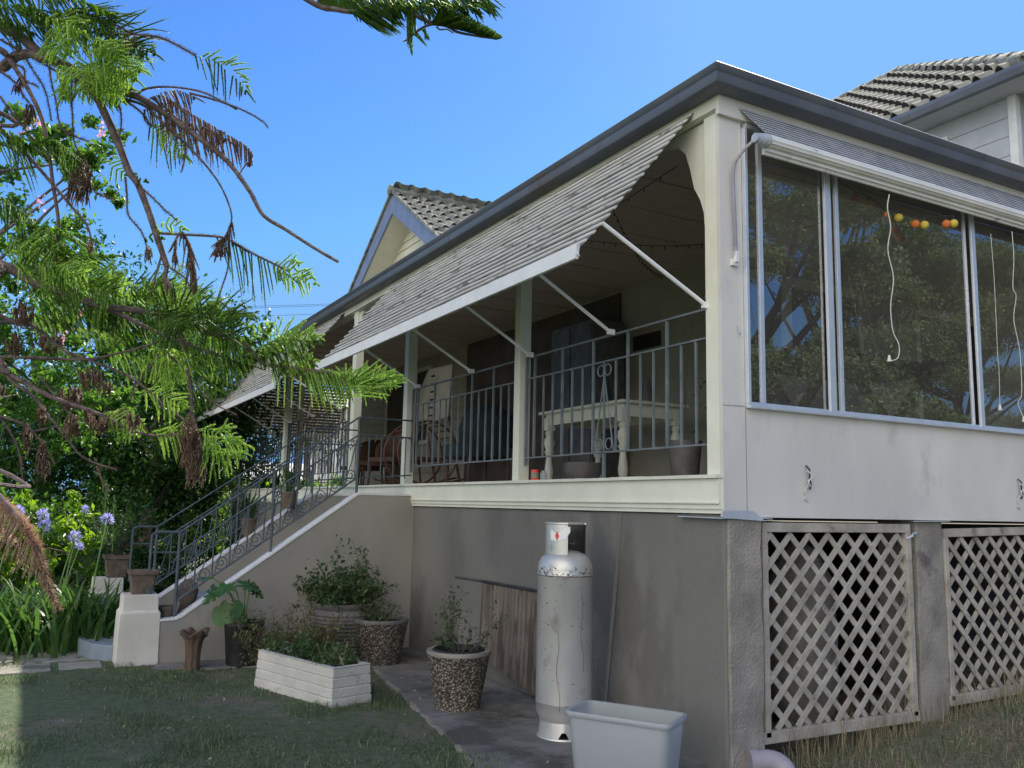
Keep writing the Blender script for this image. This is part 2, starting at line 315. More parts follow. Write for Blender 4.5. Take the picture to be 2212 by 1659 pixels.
class MB:
    def __init__(s): s.v = []; s.f = []
    def add(s, v, f):
        n = len(s.v); s.v += [tuple(x) for x in v]; s.f += [tuple(i + n for i in q) for q in f]; return s
    def box(s, x0, x1, y0, y1, z0, z1):
        v = [(x, y, z) for x in (x0, x1) for y in (y0, y1) for z in (z0, z1)]
        return s.add(v, [(0, 1, 3, 2), (4, 6, 7, 5), (0, 4, 5, 1), (2, 3, 7, 6), (0, 2, 6, 4), (1, 5, 7, 3)])
    def bar(s, p, q, w, h, up=(0, 0, 1)):
        p, q = Vector(p), Vector(q); d = (q - p).normalized(); u = Vector(up)
        if abs(d.dot(u)) > 0.99: u = Vector((0, 1, 0))
        r = d.cross(u).normalized(); u = r.cross(d)
        v = [c + r * a * w / 2 + u * b * h / 2 for c in (p, q) for a, b in ((-1, -1), (1, -1), (1, 1), (-1, 1))]
        return s.add(v, [(0, 3, 2, 1), (4, 5, 6, 7), (0, 1, 5, 4), (1, 2, 6, 5), (2, 3, 7, 6), (3, 0, 4, 7)])
    def tube(s, pts, r, n=8, caps=True):
        pts = [Vector(p) for p in pts]; k = len(pts)
        rs = r if hasattr(r, '__len__') else [r] * k
        t0 = (pts[1] - pts[0]).normalized()
        u = t0.orthogonal().normalized(); v = []
        for i, p in enumerate(pts):
            a = pts[max(i - 1, 0)]; b = pts[min(i + 1, k - 1)]; t = (b - a)
            if t.length < 1e-9: t = t0
            t.normalize(); u = (u - t * u.dot(t)).normalized(); w_ = t.cross(u)
            for j in range(n):
                an = 2 * PI * j / n; v.append(p + (u * math.cos(an) + w_ * math.sin(an)) * rs[i])
        f = [(i * n + j, i * n + (j + 1) % n, (i + 1) * n + (j + 1) % n, (i + 1) * n + j) for i in range(k - 1) for j in range(n)]
        if caps: f += [tuple(range(n - 1, -1, -1)), tuple((k - 1) * n + j for j in range(n))]
        return s.add(v, f)
    def lathe(s, prof, c, n=24, wob=0.0):
        c = Vector(c); v = []
        for r, z in prof:
            for j in range(n):
                a = 2 * PI * j / n; rr = r * (1 + wob * random.uniform(-1, 1)); v.append(c + Vector((rr * math.cos(a), rr * math.sin(a), z)))
        k = len(prof)
        f = [(i * n + j, i * n + (j + 1) % n, (i + 1) * n + (j + 1) % n, (i + 1) * n + j) for i in range(k - 1) for j in range(n)]
        if prof[0][0] > 0.001: f.append(tuple(range(n - 1, -1, -1)))
        if prof[-1][0] > 0.001: f.append(tuple((k - 1) * n + j for j in range(n)))
        return s.add(v, f)
    def prism(s, poly, vec):
        vec = Vector(vec); k = len(poly); v = [Vector(p) for p in poly] + [Vector(p) + vec for p in poly]
        return s.add(v, [tuple(range(k - 1, -1, -1)), tuple(range(k, 2 * k))] + [(i, (i + 1) % k, k + (i + 1) % k, k + i) for i in range(k)])
    def quad(s, a, b, c, d): return s.add([a, b, c, d], [(0, 1, 2, 3)])
    def build(s, name, m, parent=None, org=None, smooth=False, bevel=0.0, fix=True):
        og = ORG[parent.name] if parent is not None else Vector(org or (0, 0, 0))
        me = bpy.data.meshes.new(name)
        me.from_pydata([(a[0] - og[0], a[1] - og[1], a[2] - og[2]) for a in s.v], [], s.f)
        if fix:
            bm = bmesh.new(); bm.from_mesh(me); bmesh.ops.recalc_face_normals(bm, faces=bm.faces)
            bm.to_mesh(me); bm.free()
        o = link(name, me, m, parent, og, smooth)
        if bevel:
            b = o.modifiers.new('bevel', 'BEVEL'); b.width = bevel; b.segments = 2; b.limit_method = 'ANGLE'
        if smooth and len(me.polygons) < 60000:
            me.set_sharp_from_angle(angle=R(42))
        return o

def npmesh(name, V, F, m, parent=None, org=None, k=3):
    """V (n,3) float, F (m,k) int"""
    og = np.array(ORG[parent.name] if parent is not None else (org or (0, 0, 0)))
    me = bpy.data.meshes.new(name)
    V = (V - og).astype(np.float32); F = F.astype(np.int32)
    me.vertices.add(len(V)); me.vertices.foreach_set('co', V.ravel())
    me.loops.add(F.size); me.loops.foreach_set('vertex_index', F.ravel())
    me.polygons.add(len(F)); me.polygons.foreach_set('loop_start', np.arange(0, F.size, k, dtype=np.int32))
    me.polygons.foreach_set('loop_total', np.full(len(F), k, dtype=np.int32))
    me.update(calc_edges=True)
    return link(name, me, m, parent, Vector(og))

def at(x, y, depth):
    """point seen at photo position (x, y of 2212x1659) at a distance along the view axis"""
    a = (x - 1106) / 1878.44; b = (829.5 - y) / 1878.44
    return Vector([CP[i] + depth * (CM[0][i] * a + CM[1][i] * b + CM[2][i]) for i in range(3)])

def spline(pts, n):
    """Catmull-Rom through pts, n samples per span"""
    P = [Vector(p) for p in pts]; P = [P[0] * 2 - P[1]] + P + [P[-1] * 2 - P[-2]]; o = []
    for i in range(1, len(P) - 2):
        for j in range(n):
            t = j / n; a, b, c, d = P[i - 1], P[i], P[i + 1], P[i + 2]
            o.append(0.5 * ((2 * b) + (c - a) * t + (2 * a - 5 * b + 4 * c - d) * t * t + (3 * b - a - 3 * c + d) * t ** 3))
    o.append(P[-2]); return o

# ------------------------------------------------------------------ ground
def gz(x, y):
    z = -1.73
    t = min(max((x - 0.4) / 3.0, 0), 1); t = t * t * (3 - 2 * t)
    z += 0.22 * t * (1 if y < 2 else 0.5)
    return z
xs = np.concatenate([[-900, -300, -120, -60, -35, -20, -14, -10], np.arange(-8, 6.01, 0.08), [8, 12, 20, 40, 90, 300, 900]])
ys = np.concatenate([[-900, -300, -120, -60, -35, -20, -12, -8, -6], np.arange(-4.5, 7.01, 0.08), [8, 9, 10, 12, 15, 20, 28, 40, 70, 150, 400, 900]])
V = []
for iy, y in enumerate(ys):
    for ix, x in enumerate(xs):
        near = -8 <= x <= 6 and -4.5 <= y <= 7
        z = gz(x, y) + (0.012 * math.sin(x * 2.3 + y) * math.sin(y * 1.7 - x * .6) + random.uniform(-.004, .004) if near else 0)
        V.append((x, y, z))
nx, ny = len(xs), len(ys)
F = np.array([(j * nx + i, j * nx + i + 1, (j + 1) * nx + i + 1, (j + 1) * nx + i) for j in range(ny - 1) for i in range(nx - 1)])
g = npmesh('ground', np.array(V, float), F, M['ground'], k=4)
tag(g, 'shaded lawn with worn bare patches', None, kind='structure')

# concrete apron along the foundation wall, with a pale kerb line
def slab(name, poly, z, m, label):
    b = MB(); b.prism([(x, y, z) for x, y in poly], (0, 0, 0.03))
    o = b.build(name, m, bevel=0.008); tag(o, label, None, kind='structure'); return o
def wob(a, b, n, amp):
    return [(a[0] + (b[0] - a[0]) * i / n + random.uniform(-amp, amp), a[1] + (b[1] - a[1]) * i / n + random.uniform(-amp, amp)) for i in range(n + 1)]
slab('path', [(0.02, 4.74), (0.02, -0.6), (-0.4, -1.6)] + wob((-1.55, -1.2), (-1.22, 0.8), 12, .03) + wob((-1.2, 0.9), (-0.72, 4.0), 18, .02) + [(-0.9, 4.74)], -1.745, M['conc'], 'grey concrete path along the foundation wall')
kb = MB()
pp = wob((-1.52, -0.6), (-1.19, 1.0), 12, .012) + wob((-1.17, 1.1), (-0.70, 4.1), 22, .012)
for i, (a, b) in enumerate(zip(pp[:-1], pp[1:])):
    if i % 5 not in (3, 4) and i % 11: kb.bar((a[0], a[1], -1.724), (b[0], b[1], -1.724), random.uniform(.02, .045), 0.022)
tag(kb.build('kerb', M['paver']), 'pale broken kerb strip along the concrete path', None, kind='structure')
for i, (x0, x1, y0, y1) in enumerate([(-3.3, -2.95, 4.75, 5.1), (-4.1, -3.36, 4.72, 5.12), (-4.9, -4.16, 4.7, 5.1), (-5.8, -4.96, 4.72, 5.12), (-3.6, -2.95, 5.16, 5.9), (-4.6, -3.66, 5.16, 5.9), (-5.8, -4.66, 5.18, 5.9)]):
    slab('stepping_slab', [(x0, y0 + random.uniform(-.02, .02)), (x1, y0), (x1, y1), (x0, y1)], -1.748, M['paver'], 'pale stone slabs of the garden path')
if 0: slab('concrete_patch', wob((-2.4, 1.2), (-1.75, 1.0), 6, .04) + wob((-1.6, 1.9), (-2.3, 2.1), 6, .04), -1.748, M['conc'], 'worn concrete patch in the lawn')
slab('concrete_patch', wob((-2.6, 4.45), (-0.9, 4.0), 9, .05) + [(-0.9, 4.74)] + wob((-1.0, 4.74), (-2.5, 4.74), 4, .01), -1.747, M['conc'], 'worn concrete strip at the stair wall')

# ================================================================== HOUSE
YB = -0.09
house = thing('house', 'raised cream weatherboard house with wraparound verandah, slatted awnings and tiled roof', 'house', (0, 0, -1.73))
def P(name, b, m, parent=None, **k): return b.build(name, M[m], parent or house, **k)

# foundation wall below the verandah
b = MB(); b.box(0.004, 0.25, YB + .004, 14.3, -2.0, -0.235); P('foundation_wall', b, 'render', bevel=.012)
b = MB(); b.box(2.2, 2.4, 0.4, 14.3, -2.0, -0.3); b.box(0.25, 9.5, 1.6, 1.7, -2, -0.3); P('underfloor_wall', b, 'dark')  # coloured near black for the darkness of the underfloor void
# corner pier and second pier on the window side
def pier(x0, x1, y0, y1, z0, z1, name='pier'):
    b = MB(); n = 10; vs = []
    for k in range(n + 1):
        z = z0 + (z1 - z0) * k / n
        for (x, y) in ((x0, y0), ((x0 + x1) / 2, y0), (x1, y0), (x1, y1), (x0, y1), (x0, (y0 + y1) / 2)):
            vs.append((x + random.uniform(-.007, .007), y + random.uniform(-.007, .007), z))
    f = [(k * 6 + i, k * 6 + (i + 1) % 6, (k + 1) * 6 + (i + 1) % 6, (k + 1) * 6 + i) for k in range(n) for i in range(6)]
    f += [tuple(n * 6 + i for i in range(6))]
    b.add(vs, f); return P(name, b, 'pier', bevel=0.006)
pier(0.022, 0.285, YB - 0.014, 0.28, -2.0, -0.262)
pier(1.79, 2.08, YB + 0.02, 0.25, -2.0, -0.262)
pier(4.1, 4.4, YB + 0.02, 0.25, -2.0, -0.262)
b = MB(); b.prism([(-0.04, YB - 0.03, -0.262), (0.30, YB - 0.03, -0.258), (0.38, YB - 0.02, -0.262), (0.36, YB + 0.1, -0.255), (-0.03, 0.30, -0.258)], (0, 0, 0.006))
b.prism([(-0.043, YB - 0.035, -0.256), (0.30, YB - 0.038, -0.272), (0.2, YB - 0.036, -0.21), (-0.04, YB - 0.035, -0.215)], (0, 0.003, 0))
P('flashing', b, 'flash')
b = MB(); b.prism([(1.75, YB - 0.02, -0.262), (2.12, YB - 0.02, -0.258), (2.1, YB + .2, -0.258), (1.76, YB + .2, -0.26)], (0, 0, 0.006)); P('flashing', b, 'flash')

# floor, edge beam and sill of the verandah
b = MB(); b.box(0.08, 2.4, 0.05, 14.2, -0.07, -0.012); b.box(2.4, 9.5, 0.05, 2.4, -0.07, -0.012); P('floor', b, 'floorb')
b = MB(); b.box(-0.03, 0.06, YB + 0.012, 14.25, -0.205, -0.02); b.box(0.06, 2.4, 14.18, 14.25, -.205, -.02)
b.box(-0.018, 0.04, YB + 0.02, 14.2, -0.232, -0.205)
P('edge_beam', b, 'cream')
b = MB(); b.box(-0.045, -0.03, YB + 0.005, 14.25, -0.175, -0.160); P('beam_moulding', b, 'cream', bevel=.004)
b = MB()
ys_ = np.linspace(YB + 0.004, 14.26, 40)
for a_, c_ in zip(ys_[:-1], ys_[1:]): b.box(-0.055, 0.16, a_, c_ , -0.018, 0.004 + random.uniform(-.0015, .0015))
P('sill', b, 'creamrail')
b = MB(); pts = [(0.012 + random.uniform(-.004, .004), y, -0.238 + random.uniform(-.006, .006)) for y in np.linspace(0.3, 4.74, 30)]
b.tube(pts, 0.006, 5); P('cable', b, 'wire')

# posts
def bracket_poly(x, y, s, z):  # curved timber bracket, in the plane x = const, going +Y*s from the post
    pr = [(0, 0), (0.40, 0), (0.40, -0.05), (0.30, -0.07), (0.215, -0.15), (0.17, -0.27), (0.13, -0.42), (0.07, -0.52), (0.035, -0.62), (0.03, -0.70), (0, -0.70)]
    return [(x, y + s * a, z + c) for a, c in pr]
post_y = [(-.088, .06), (2.46, 2.56), (5.06, 5.17), (6.92, 7.05), (10.42, 10.54), (14.05, 14.17)]
for i, (a, c) in enumerate(post_y):
    b = MB(); b.box(0.002, 0.115 if i else 0.10, a, c, 0.0, 2.34)
    po = P('post', b, 'cream', bevel=.006)
    if i in (1, 2, 3, 4):
        k = MB()
        for s, y in ((-1, a), (1, c)):
            q = [(0.035, y + s * u, 2.33 + v) for u, v in ((0, 0), (.13, 0), (.13, -.04), (.08, -.07), (.05, -.14), (.035, -.2), (.02, -.27), (0, -.3))]
            k.prism(q, (0.04, 0, 0))
        P('bracket', k, 'cream', po)
    if i == 0:
        k = MB(); k.prism(bracket_poly(0.03, c, 1, 2.33), (0.045, 0, 0)); P('bracket', k, 'cream', po)
for x in (1.2, 2.3):
    b = MB(); b.box(x, x + .1, 14.05, 14.17, 0, 2.34); P('post', b, 'cream')

# upper beam, ceiling
b = MB(); b.box(-0.005, 0.12, YB, 14.2, 2.34, 2.47); b.box(0.12, 2.4, 14.05, 14.2, 2.34, 2.47); P('upper_beam', b, 'cream')
b = MB(); b.box(0.12, 2.4, YB + .04, 14.05, 2.40, 2.42); b.box(2.4, 9.5, YB + .04, 2.4, 2.40, 2.42)
for y in np.arange(0.6, 14, 0.6): b.box(0.12, 2.4, y, y + .02, 2.39, 2.398)
P('ceiling', b, 'ceiling')

# window side wall: header, corner strip, panel under the windows
b = MB(); b.box(0.0, 9.5, YB, YB + 0.03, -0.25, 0.435); b.box(0.0, 0.185, YB + .001, YB + 0.031, 0.437, 2.30); b.box(0.0, 9.5, YB, YB + .03, 2.302, 2.47)
b.box(0.19, 9.5, YB + .001, YB + .03, 2.291, 2.30)
P('panel_wall', b, 'sheet')
b = MB()
for x in (0.187, 3.4): b.box(x - .0015, x + .0015, YB - .0015, YB, -.25, 0.43)
b.box(0.0, 0.187, YB - .0015, YB, 0.428, 0.431)
P('joint', b, 'render')
# windows
def window(x0, x1, stiles, z0=0.45, z1=2.26):
    b = MB(); y = YB
    b.box(x0 - .012, x1, y - .030, y + .05, z0 - .028, z0); b.box(x0 - .012, x1, y - .045, y - .03, z0 - .028, z0 - .012)
    b.box(x0 - .012, x0 + .012, y - .03, y + .05, z0, z1); b.box(x0, x1, y - .03, y + .05, z1, z1 + .03)
    f = P('window', b, 'alu', bevel=.002)
    k = MB()
    for (x, wd, yy, zz) in stiles:
        k.box(x, x + wd, y + yy, y + yy + .022, z0 + .001, z1)
    k.box(x0 + .012, x1, y - .016, y - .006, z0 + .002, z0 + .014)
    P('sash', k, 'alu', f, bevel=.002)
    return f
f = window(0.20, 6.2, [(0.335, .035, .004, 0), (0.93, .055, -.022, 0), (0.985, .03, .006, 0), (1.045, .028, -.01, 0), (1.085, .02, .012, 0), (2.50, .022, .008, 0), (2.55, .045, -.022, 0), (3.6, .05, -.02, 0), (4.5, .05, -.02, 0)])
for (x0, x1, yy) in ((0.213, 0.334, .016), (0.371, 0.929, .010), (1.016, 1.044, .018), (1.106, 2.499, .018), (2.596, 3.598, .0), (3.652, 4.49, .01), (4.56, 6.19, .01)):
    b = MB(); b.quad((x0, YB + yy, .451), (x1, YB + yy, .451), (x1, YB + yy, 2.259), (x0, YB + yy, 2.259)); P('pane', b, 'glass', f, fix=False)
# rope cleats on the panel wall
def cleat(x, z):
    b = MB(); y = YB - .012
    b.tube([(x - .01, y, z + .075), (x, y - .02, z + .05), (x + .005, y - .015, z), (x + .01, y - .02, z - .05), (x + .02, y, z - .075)], .006, 6)
    c = P('cleat', b, 'dkmetal'); k = MB()
    for s in range(5):
        o_ = random.uniform(-.008, .008)
        k.tube(spline([(x - .02 + o_, y - .02, z + .04), (x + .02 + o_, y - .03, z + .01), (x - .018, y - .025, z - .03 + o_), (x + .02, y - .02, z - .065)], 4), .0035, 5)
    k.tube(spline([(x - .01, y - .01, z - .05), (x - .025, y, z - .09), (x - .01, y, z - .12), (x - .03, y + .003, z - .14), (x + .01, y + .003, z - .15)], 5), .0035, 5)
    P('cord_bundle', k, 'cord', c)
cleat(0.70, 0.01); cleat(2.99, 0.0)
b = MB(); b.tube([(0.125, YB - .01, .94), (0.12, YB - .03, .92), (.125, YB - .03, .89), (.14, YB - .01, .88)], .004, 6); P('hook', b, 'flash')

# lattice gates
def lattice(x0, x1, z0, z1, sgn, tilt=0.0, y=YB + .04, top=0):
    b = MB(); fw = .045
    T = lambda x, z: z + tilt * (x - x0)
    b.bar((x0, y, T(x0, z1)), (x1, y, T(x1, z1) + top), .05, .06); b.bar((x0 - .02, y, T(x0, z0)), (x1 + .02, y, T(x1, z0)), .05, .07)
    b.bar((x0 + .02, y, z0), (x0 + .02, y, z1 - .03), .05, .045, up=(1, 0, 0)); b.bar((x1 - .02, y, T(x1, z0)), (x1 - .02, y, T(x1, z1) - .03), .05, .05, up=(1, 0, 0))
    g_ = P('lattice_gate', b, 'lattice', bevel=.004)
    step = .172; wd = .037
    for lay, s in ((0, sgn), (1, -sgn)):
        k = MB(); yy = y - .004 + lay * .012
        n = int((x1 - x0 + z1 - z0) / step) + 2
        for i in range(n):
            # line z - z0 = s*(x - xa)
            o_ = i * step + (.03 if lay else .06) + random.uniform(-.003, .003)
            pts = []
            W, H = x1 - x0 - .06, z1 - z0 - .07
            if s > 0: a_, c_ = (o_ - H, H), (o_, 0)     # goes up to the left, reversed below
            else: a_, c_ = (o_ - H, 0), (o_, H)
            (ax, az), (cx, cz) = a_, c_
            lo, hi = max(0, ax), min(W, cx)
            if hi - lo < .03: continue
            za = az + (cz - az) * (lo - ax) / (cx - ax); zc = az + (cz - az) * (hi - ax) / (cx - ax)
            k.bar((x0 + .03 + lo, yy, T(x0 + lo, z0) + .035 + za), (x0 + .03 + hi, yy, T(x0 + hi, z0) + .035 + zc), .010, wd)
        P('slats', k, 'lattice', g_)
    return g_
lattice(0.33, 1.73, -1.565, -0.31, -1)
lattice(2.10, 4.08, -1.50, -0.34, 1, tilt=0.02)
b = MB(); b.tube([(1.66, YB, -.38), (1.70, YB - .02, -.36), (1.73, YB, -.345), (1.77, YB, -.34)], .008, 6); P('latch', b, 'flash')

# gutters (ogee profile swept along both sides)
def gut_prof():  # outward offset, z
    return [(0.02, 2.428), (0.12, 2.424), (0.155, 2.434), (0.165, 2.455), (0.17, 2.49), (0.19, 2.505), (0.20, 2.525), (0.185, 2.53), (0.165, 2.515), (0.03, 2.515)]
b = MB(); pr = gut_prof(); n = len(pr)
b.add([(-o_, YB - o_, z) for o_, z in pr] + [(-o_, 14.5, z) for o_, z in pr], [(i, (i + 1) % n, n + (i + 1) % n, n + i) for i in range(n)] + [tuple(range(n, 2 * n))])
ga = P('gutter', b, 'gutter', smooth=True)
b = MB(); b.add([(-o_, YB - o_, z) for o_, z in pr] + [(9.8, YB - o_, z) for o_, z in pr], [(i, (i + 1) % n, n + (i + 1) % n, n + i) for i in range(n)] + [tuple(range(n, 2 * n))])
gb = P('gutter', b, 'gutter', smooth=True)
k = MB(); k.tube([(-.192, YB - .19, 2.527), (-.192, 14.5, 2.527)], .007, 6); P('lip', k, 'barge', ga)
k = MB(); k.tube([(-.192, YB - .192, 2.528), (9.8, YB - .192, 2.528)], .008, 6); P('lip', k, 'pvc', gb)  # paler lip colour stands in for the sun glint along the edge
for gg, ax in ((ga, 0), (gb, 1)):
    k = MB()
    for c_ in ((1.9, 3.7, 5.2, 6.7, 8.3, 10.2, 12.0) if ax == 0 else (.86, 2.5, 4.4)):
        pr2 = [(o_ + .002, z) for o_, z in pr[1:8]]
        for (o1, z1), (o2, z2) in zip(pr2[:-1], pr2[1:]):
            if ax == 0: k.bar((-o1, c_, z1), (-o2, c_, z2), .02, .003, up=(1, 0, 0))
            else: k.bar((c_, YB - o1, z1), (c_, YB - o2, z2), .02, .003, up=(0, 1, 0))
    P('bracket_strap', k, 'gutter', gg)
b = MB()   # soffit between gutter and beam
b.box(-0.03, -0.006, YB - .03, 14.3, 2.345, 2.47); P('fascia', b, 'weather'); b = MB(); b.box(-0.029, 9.5, YB - .031, YB - .001, 2.30, 2.471); P('fascia', b, 'sheet')

# ---- tiled roof planes: a height field of roll tiles laid in courses
def tileplane(name, O, U, Vv, Lu, Lv, m='tile', parent=None, clips=(), tw=.30, tc=.32, sub=8, hroll=.045, hstep=.034):
    O, U, Vv = Vector(O), Vector(U).normalized(), Vector(Vv).normalized(); Nn = U.cross(Vv)
    if Nn.z < 0: Nn = -Nn
    bm = bmesh.new(); nu = max(2, int(Lu / tw * sub)); nc = int(math.ceil(Lv / tc)); rows = []
    for c_ in range(nc):
        for e, (t, h) in enumerate(((0.0, hstep), (0.98, .004))):
            row = []
            for i in range(nu + 1):
                u = Lu * i / nu; ph = (u / tw) % 1.0
                hh = hroll * max(0, math.sin(PI * min(ph / .55, 1))) + .006 * math.sin(2 * PI * ph)
                jit = math.sin(c_ * 12.9 + int(u / tw) * 7.3) * .004
                hs_ = (h if t > .5 else h * (.35 + 1.1 * hh / hroll)); row.append(bm.verts.new(O + U * u + Vv * (tc * (c_ + t)) + Nn * (hs_ + hh + jit)))
            rows.append(row)
    for q_, (r1, r2) in enumerate(zip(rows[:-1], rows[1:])):
        for i in range(nu):
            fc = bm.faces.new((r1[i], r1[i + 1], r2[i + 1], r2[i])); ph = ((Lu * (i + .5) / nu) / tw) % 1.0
            if q_ % 2 == 1 and .06 < ph < .50: fc.material_index = 1  # roll ends coloured dark in place of the shade in their hollows
    e0 = [bm.verts.new(v.co - Nn * .02) for v in rows[0]]
    for i in range(nu): bm.faces.new((e0[i], e0[i + 1], rows[0][i + 1], rows[0][i]))
    for (pc, pn) in clips:
        bmesh.ops.bisect_plane(bm, geom=bm.verts[:] + bm.edges[:] + bm.faces[:], plane_co=Vector(pc), plane_no=Vector(pn), clear_outer=True)
    og = ORG[house.name]
    for v in bm.verts: v.co -= og
    me = bpy.data.meshes.new(name); bm.to_mesh(me); bm.free()
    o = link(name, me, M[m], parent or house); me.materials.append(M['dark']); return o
sl_ = math.tan(R(13))
c13, s13 = math.cos(R(13)), math.sin(R(13))
# verandah roof, hipped at the corner
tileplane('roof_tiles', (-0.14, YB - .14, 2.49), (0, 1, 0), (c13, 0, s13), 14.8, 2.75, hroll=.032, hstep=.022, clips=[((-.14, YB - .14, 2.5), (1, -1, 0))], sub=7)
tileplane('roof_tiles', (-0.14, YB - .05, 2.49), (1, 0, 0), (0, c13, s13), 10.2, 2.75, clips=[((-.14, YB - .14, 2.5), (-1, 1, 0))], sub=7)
# main roof behind
b = MB(); za = 3.05; b.add([(2.3, 2.3, za), (2.3, 14.4, za), (6.0, 14.4, za + 2.1), (6.0, 6.0, za + 2.1), (9.7, 2.3, za), (9.7, 14.4, za)], [(0, 1, 2, 3), (0, 3, 4), (3, 2, 5, 4), (1, 5, 2)])
P('main_roof', b, 'tile')

# gable over the verandah
gy, gzp, gx = 12.17, 6.14, 2.4
sl2 = math.tan(R(33.5)); hw = 2.9; cs, sn = math.cos(R(33.5)), math.sin(R(33.5))
gab = None
b = MB(); b.prism([(gx + .5, gy - hw + .25, gzp - hw * sl2 + .1), (gx + .5, gy, gzp - .1), (gx + .5, gy + hw - .25, gzp - hw * sl2 + .1), (gx + .5, gy + hw - .25, 3.0), (gx + .5, gy - hw + .25, 3.0)], (0.1, 0, 0))
gab = P('gable', b, 'weather')
k = MB()
for z in np.arange(3.2, 6.0, .16):
    yy = max(0.02, min(hw - .25, (gzp - .1 - z) / sl2)); k.prism([(gx + .497, gy - yy, z), (gx + .48, gy - yy, z), (gx + .495, gy - yy, z + .15)], (0, 2 * yy, 0))
P('weatherboards', k, 'weather', gab)
for s in (-1, 1):
    k = MB(); top = (gy, gzp - .03); dz = .30
    k.prism([(gx - .02, gy, gzp - .02), (gx - .02, gy + s * hw, gzp - .02 - hw * sl2), (gx - .02, gy + s * hw, gzp - .02 - hw * sl2 - dz), (gx - .02, gy, gzp - .02 - dz - .14)], (0.04, 0, 0))
    P('bargeboard', k, 'barge', gab, bevel=.004)
    k = MB(); k.prism([(gx + .02, gy, gzp - .42), (gx + .02, gy + s * hw, gzp - .30 - hw * sl2), (gx + .02, gy + s * hw, gzp - .33 - hw * sl2), (gx + .02, gy, gzp - .45)], (.48, 0, 0))
    P('eave_lining', k, 'weather', gab)
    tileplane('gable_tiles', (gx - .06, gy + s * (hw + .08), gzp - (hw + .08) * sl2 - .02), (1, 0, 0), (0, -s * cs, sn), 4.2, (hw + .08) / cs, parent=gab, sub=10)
k = MB()
for i in range(10):
    x = gx - .1 + i * .42; k.tube([(x, gy, gzp + .03), (x + .45, gy, gzp + .015)], [.115, .10], 10)
P('ridge_tiles', k, 'tile', gab, smooth=True)
b = MB()
for s in (-1, 1): b.bar((gx - .03, gy + s * .0, gzp + .02), (gx - .03, gy + s * (hw + .05), gzp + .02 - (hw + .05) * sl2), .07, .05)
P('verge_capping', b, 'tile', gab)

# raised wing at the right
wx, wy, wz = 7.1, 1.93, 5.46
a38 = R(38.5); tn = math.tan(a38); hx = 3.5; hk = 1.25; a38b = math.atan(tn / hk)
b = MB(); b.box(wx + .45, wx + 6.4, wy + .45, 12, 2.5, wz + .06)
wing = P('wing_wall', b, 'wingboard')
k = MB()
for z in np.arange(3.0, 5.4, .27): k.box(wx + .435, wx + .45, wy + .46, 12, z, z + .262)
P('weatherboards', k, 'wingboard', wing, bevel=.003)
k = MB(); k.box(wx + .42, wx + .53, wy + .42, wy + .53, 2.9, wz - .02); P('corner_board', k, 'coping', wing, bevel=.004)
k = MB(); k.box(wx + .415, wx + .43, 3.35, 3.52, 5.05, 5.22); P('vent', k, 'coping', wing)
k = MB(); k.box(wx - .02, wx + .45, wy - .02, 12, wz - .02, wz + .0); P('eave_lining', k, 'wingboard', wing)
k = MB(); pw = [(-.02, -.02), (.0, .12), (-.12, .12), (-.14, .06), (-.11, -.02)]
k.prism([(wx + a, wy - .12, wz + c - .02) for a, c in pw], (0, 10, 0)); k.prism([(wx - .12, wy + a, wz + c - .02) for a, c in pw], (6.6, 0, 0))
P('gutter', k, 'gutter', wing)
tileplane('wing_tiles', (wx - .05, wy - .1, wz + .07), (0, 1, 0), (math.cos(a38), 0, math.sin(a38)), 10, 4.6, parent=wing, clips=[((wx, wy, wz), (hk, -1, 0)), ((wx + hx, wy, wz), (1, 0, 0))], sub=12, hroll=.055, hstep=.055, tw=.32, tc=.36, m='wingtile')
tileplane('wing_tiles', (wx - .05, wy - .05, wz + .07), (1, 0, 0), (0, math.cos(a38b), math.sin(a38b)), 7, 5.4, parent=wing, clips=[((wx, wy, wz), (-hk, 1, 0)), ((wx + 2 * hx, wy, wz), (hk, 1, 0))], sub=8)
k = MB(); a_ = Vector((wx - .03, wy - .03, wz + .12)); c_ = Vector((wx + hx, wy + hx * hk, wz + .12 + hx * tn)); nseg = 13
for i in range(nseg):
    p = a_.lerp(c_, i / nseg); q = a_.lerp(c_, (i + 1.08) / nseg); k.tube([p + Vector((0, 0, .015)), q], [.125, .11], 10)
for i in range(14): k.tube([(wx + hx, wy + hx * hk + i * .42, c_.z + .01), (wx + hx, wy + hx * hk + i * .42 + .45, c_.z)], [.125, .11], 10)
P('ridge_tiles', k, 'tile', wing, smooth=True)

